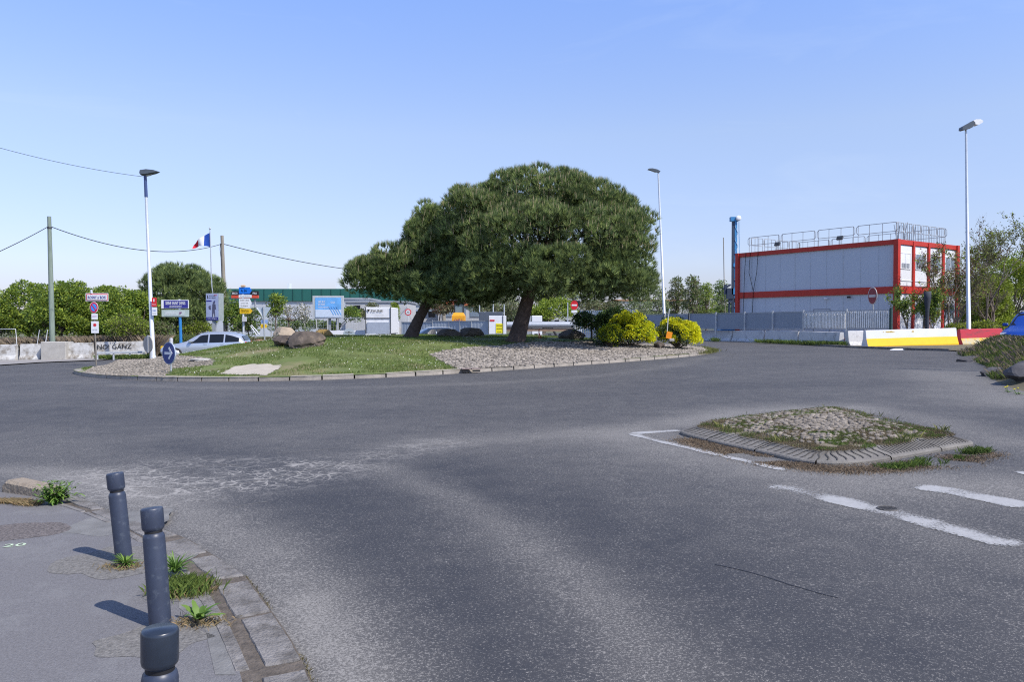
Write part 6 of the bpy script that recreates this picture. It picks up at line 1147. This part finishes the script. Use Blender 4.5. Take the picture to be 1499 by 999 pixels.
for i in range(4):
    for j in range(3): g = MB(); g.box((-2.8+i*2.2, -.05, 1.6+j*2.0), (.9, .12, 1.1)); g.build('window', GLASS, t)
g = MB(); g.box((.5, 6, zz+.15), (9.4, 12.4, .3)); g.build('roof', GREY, t)
o = on(955, 150); t = thing('low_building', 'low white building behind the yellow spurge bushes', 'building', o); zz = rel(955, 441, 150, o).z; g = MB(); g.box((0, 6, zz/2), (14, 12, zz)); g.build('wall', AWHITE, t); g = MB(); g.box((0, 6, zz+.15), (14.4, 12.4, .3)); g.build('roof', mat('orange_roof', (.45, .25, .15), .8), t)
for x_ in (-5, -2, 1, 4): g = MB(); g.box((x_, -.05, zz*.55), (1.5, .12, 1.2)); g.build('window', GLASS, t)
def palis(label, px0, px1, Y0, Y1_, pt):
    a = on(px0, Y0); b = on(px1, Y1_); d = b-a; t = thing('palisade_fence', label, 'fence', a, math.atan2(d.y, d.x)); L = d.xy.length; zt = rel(px0, pt, Y0, a).z; g = MB(); [g.box((i*.22, 0, zt/2), (.12, .03, zt)) for i in range(int(L/.22))]; g.build('pales', mat('pale_blue_grey', (.45, .52, .56), .5), t); g = MB(); g.box((L/2, .04, zt*.8), (L, .05, .08)); g.box((L/2, .04, zt*.3), (L, .05, .08)); g.build('rail', GALV, t)
palis('pale palisade fence behind the dark shrub and spurge', 850, 935, 78, 74, 455)
for i, (px, Y, pt, l) in enumerate([(702, 92, 440, 'thin pale post left of the site cabinet'), (722, 90, 432, 'thin grey post rising behind the site cabinet'), (738, 90, 445, 'thin post behind the right side of the site cabinet'), (831, 96, 443, 'thin grey post left of the no entry sign')]):
    o = on(px, Y); g = MB(); h_ = rel(px, pt, Y, o).z; g.tube([(0, 0, 0), (0, 0, h_*.5), (0, 0, h_)], [.08, .07, .05], 8); g.build('thin_post', SILV, loc=o, label=l, cat='post', group='thin posts beyond the roundabout')
x = RNG.uniform(-260, 260, 90000); hN = np.array([5.5+3.5*mnoise.noise(Vector((v*.03, 0, 2)))+1.5*mnoise.noise(Vector((v*.15, 3, 2))) for v in x]); z = hN*RNG.uniform(0, 1, len(x))**.7; y = 235+RNG.uniform(0, 9, len(x))+np.abs(x)*-.15
V, Q = leaves(np.stack([x, y, z+gzn(x)], 1), unit(RNG.normal(size=(len(x), 3))), .75, .8); raw('distant_woods', V, Q, leafmat('far_woods', (.11, .15, .07)), n=4, label='low line of distant woods along the horizon', cat='woods', kind='stuff')
# ------------------------------------------------------------------ cars
def car(label, loc, rz, paint, H=1.47, L=4.7, W=1.8, estate=True, driver=False, gloss=.5):
    t = thing('parked_car' if not driver else 'estate_car', label, 'car', loc, rz); k = L/4.7; hh = H/1.47
    ST = [(2.33, .32, .52, .62, .60, .55), (2.2, .22, .6, .80, .70, .7), (1.9, .2, .72, .87, .79, .74), (1.3, .2, .82, .9, .89, .76), (.98, .2, .88, .9, .97, .76), (.5, .2, .9, .9, 1.25, .66), (.15, .2, .91, .9, 1.42, .6), (-.3, .2, .92, .9, 1.46, .6), (-1.0, .2, .94, .9, 1.47, .6), (-1.6, .2, .96, .89, 1.43, .59), (-1.98, .22, .97, .87, 1.33, .58), (-2.2, .26, .96, .84, 1.08, .62), (-2.33, .36, .8, .78, .86, .64)]
    def ring(s_): x, zl, zb, hw, zt, ht = s_; return [(x*k, y*W/1.8, z*hh) for y, z in ((0, zl), (hw*.9, zl), (hw, zl+.18), (hw, zb-.12), (hw*.97, zb), (ht+.06*(zt-zb > .2), zt-.05), (ht*.85, zt), (0, zt+.015))]
    mb = MB(); vs = []
    for s_ in ST: r = ring(s_); vs += r+[(x, -y, z) for x, y, z in reversed(r[1:-1])]
    n = 14; fs = [(i*n+j, i*n+(j+1) % n, (i+1)*n+(j+1) % n, (i+1)*n+j) for i in range(len(ST)-1) for j in range(n)]+[tuple(range(n)), tuple(reversed(range((len(ST)-1)*n, len(ST)*n)))]
    mb.add(vs, fs, 0, True); body = mb.build('body', paint, t)
    def sp(x, u, off=.015):
        for a, b in zip(ST, ST[1:]):
            if b[0] <= x <= a[0]:
                f = (a[0]-x)/(a[0]-b[0]); zl, zb, hw, zt, ht = [a[i]+(b[i]-a[i])*f for i in range(1, 6)]; y0, z0, y1, z1 = hw*.97, zb, ht+.06, zt-.05; return Vector((x*k, (y0+(y1-y0)*u+off)*W/1.8, (z0+(z1-z0)*u)*hh))
    for xa, xb, ua, ub in ((.62, -.28, .12, .88), (-.36, -1.12, .9, .9), (-1.2, -1.95, .9, .62)):
        for s_ in (1, -1):
            g = MB(); m_ = 6; top_ = [sp(xa+(xb-xa)*i/m_, (ua+(ub-ua)*min(1, i/m_*1.8)) if xa > 0 else ua+(ub-ua)*(i/m_)) for i in range(m_+1)]; bot = [sp(xa+(xb-xa)*i/m_, .0) for i in range(m_+1)]
            vs = [Vector((v.x, v.y*s_, v.z)) for v in top_+bot]; g.add(vs, [(i, i+1, i+m_+2, i+m_+1) for i in range(m_)]); g.build('side_window', GLASS, t)
    g = MB(); a0, a1 = sp(.93, .3, 0), sp(.22, .95, 0); g.add([(a0.x+.03, -.72, .985*hh), (a0.x+.03, .72, .985*hh), (a1.x, .56, 1.40*hh), (a1.x, -.56, 1.40*hh)], [(0, 1, 2, 3)]); g.build('windscreen', GLASS, t)
    g = MB(); g.add([(-2.06*k, -.58, 1.30*hh), (-2.06*k, .58, 1.30*hh), (-2.24*k, .66, 1.05*hh), (-2.24*k, -.66, 1.05*hh)], [(0, 1, 2, 3)]); g.build('rear_window', GLASS, t)
    for x_ in (1.42, -1.38):
        for s_ in (1, -1):
            g = MB(); g.M = Matrix.Translation((x_*k, s_*(W/2-.1), .32)) @ Matrix.Rotation(PI/2, 4, 'X'); g.lathe([(.2, -.115), (.32, -.11), (.325, -.08), (.325, .08), (.32, .11), (.2, .115)], 24); wh = g.build('wheel', TYRE, t)
            g = MB(); g.M = Matrix.Translation((x_*k, s_*(W/2-.1), .32)) @ Matrix.Rotation(PI/2, 4, 'X'); g.lathe([(.04, -.118), (.21, -.118), (.21, .118), (.04, .118)], 16); g.build('rim', GALV, wh)
    for s_ in (1, -1):
        g = MB(); g.hull([(2.2*k, s_*.55, .62*hh), (2.22*k, s_*.75, .6*hh), (1.95*k, s_*.85, .72*hh), (1.98*k, s_*.84, .6*hh), (2.24*k, s_*.5, .55*hh), (2.1*k, s_*.6, .74*hh)]); g.build('headlight', mat('headlight_glass', (.6, .65, .7), .1), t)
        g = MB(); g.bbox((.62*k, s_*(W/2+.06), 1.0*hh), (.16, .2, .13), .03); g.build('mirror', paint, t)
        g = MB(); [g.box((x_*k, s_*(W/2-.0), .84*hh), (.18, .03, .03)) for x_ in (-.15, -1.05)]; g.build('handle', paint, t)
        g = MB(); g.bbox((-2.28*k, s_*.62, .86*hh), (.08, .22, .2), .02); g.build('tail_light', RED, t)
        if estate: g = MB(); g.tube([(.0, s_*.58, 1.45*hh), (-.2, s_*.58, 1.5*hh), (-1.6, s_*.57, 1.49*hh), (-1.8, s_*.57, 1.4*hh)], .014, 5); g.build('roof_rail', GALV, t)
    g = MB(); g.bbox((2.3*k, 0, .38*hh), (.12, 1.1, .16), .03); g.build('grille', BLACK, t)
    return t
SP = mat('car_silver', (.5, .55, .63), .28, .45, var=.03, spec=.6, clear=.6); BP = mat('car_blue', (.008, .05, .3), .4, 0, var=.03, clear=.15, spec=.3); DP = mat('car_dark', (.03, .05, .08), .2, .3, clear=.8)
cl = on(303, 43, .06); car('silver estate car passing behind the left of the roundabout', cl, PI+.1, SP, driver=True, H=1.45, L=4.5)
cr = Vector((21.7, 33, gz(21.7))); car('blue car entering from the right edge behind the grassy verge', cr, PI+.8, BP, H=1.72)
cd_ = on(628, 66); car('dark car mostly hidden behind the leaning pine trunk', cd_, PI+.5, DP, H=1.45)
# ------------------------------------------------------------------ right verge mound
vg = [hit(*q)[:2] for q in [(1402, 519), (1420, 527), (1445, 539), (1450, 555), (1470, 566), (1499, 574), (1600, 590)]]; VG = smooth_open([Vector(p) for p in vg], 6); far_ = [Vector((vg[-1][0]+3, vg[-1][1]+3)), Vector((27, 30)), Vector((24.5, 34)), Vector((21.5, 34.5))]
VP_ = VG+far_; cx2 = sum(p.x for p in VP_)/len(VP_); cy2 = sum(p.y for p in VP_)/len(VP_)
def vz(x, y): e = dist_poly(x, y, VP_); nz = .12*np.sin(np.asarray(x)*2.1)*np.cos(np.asarray(y)*1.4); return gzn(np.asarray(x))+np.where(in_poly(x, y, VP_), (.66+nz)*sm(e, 0, 1.5), 0)
n = len(VP_); V = []; rg = 14
for r in range(rg+1):
    for p in VP_: s_ = 1-r/rg; V.append((cx2+(p.x-cx2)*s_, cy2+(p.y-cy2)*s_))
V = np.array(V); zz = vz(V[:, 0], V[:, 1]); zz[:n] = gzn(V[:n, 0]); V3 = np.column_stack([V, zz]); Q = np.array([(r*n+i, r*n+(i+1) % n, (r+1)*n+(i+1) % n, (r+1)*n+i) for r in range(rg) for i in range(n)])
raw('grassy_bank', V3, Q, VERGE, n=4, smooth=True, kind='structure')
def bank_grass(nn, h, wd, m, name, label, th, seed):
    x = RNG.uniform(12, 24, nn); y = RNG.uniform(18, 36, nn); k = in_poly(x, y, VP_); x = x[k]; y = y[k]; k = np.array([mnoise.noise(Vector((a*.9, b*.9, seed))) > th for a, b in zip(x, y)]); x = x[k]; y = y[k]; V, Q = blades(np.stack([x, y, vz(x, y)], 1), h, wd, 1.1); raw(name, V, Q, m, n=5, label=label, cat='grass', kind='stuff')
bank_grass(130000, .15, .005, GRS, 'bank_grass', 'rough green grass on the right bank', -.2, 1.0); bank_grass(40000, .22, .004, BRN, 'bank_dry_grass', 'dry brown stalks on the right bank', .05, 5.0); bank_grass(26000, .16, .006, GRS2, 'bank_pale_grass', 'yellowing grass on the right bank', .0, 8.0)
DR = mat('bank_rock_dark', (.11, .105, .11), .9, var=.3, scale=1.5, bump=1, bscale=6, dirt=(.33, .3, .25), dthr=.6, dscale=1)
for px, py, sx_, sy_, sz_, l, m in ((1530, 566, .8, .7, .5, 'large dark rock at the right edge of the road', DR), (1462, 553, .4, .35, .22, 'small dark rock half buried in the bank grass', DR), (1425, 531, .4, .3, .2, 'low dark stone at the front tip of the grassy bank', DR)):
    p = hit(px, py); lump('boulder', l, 'boulder', Vector((p.x+.2, p.y+.5, p.z-.05)), sx_, sy_, sz_, m, px*.1, 'rocks of the right bank', .4, sink=.45, amp=.4)
for px, py, l in ((1478, 575, 'yellow dandelion clump left of the other at the foot of the large dark rock'), (1492, 578, 'yellow dandelion clump nearest the right edge')):
    p = hit(px, py); t = thing('dandelion', l, 'flower', p, group='dandelions at the right edge'); g = MB(); st = MB()
    for i in range(3): x_ = random.uniform(-.12, .12); h_ = random.uniform(.1, .16); st.tube([(x_*.5, 0, 0), (x_, 0, h_)], .004, 4); g.lathe([(.012, h_), (.028, h_+.008), (.006, h_+.014)], 8, c=(x_, 0, 0))
    g.build('flower_head', mat('dandelion_yellow', (.85, .7, .01), .6), t); st.build('stem', WEED, t); g = MB()
    for i in range(10): g.M = Matrix.Identity(4); long_leaf(g, .12, .012, random.uniform(0, 2*PI), .5, 1.0, True)
    g.build('leaves', WEED, t)
# bare tree just outside the frame whose branches shade the road at the right edge
f = Vector((16.9, 20.6, gz(16.9))); branchy('bare young tree standing beyond the right edge of the frame', 0, 0, 7.2, .8, 3, 0, 'fresh', 79, .055, base=f, stems=2)
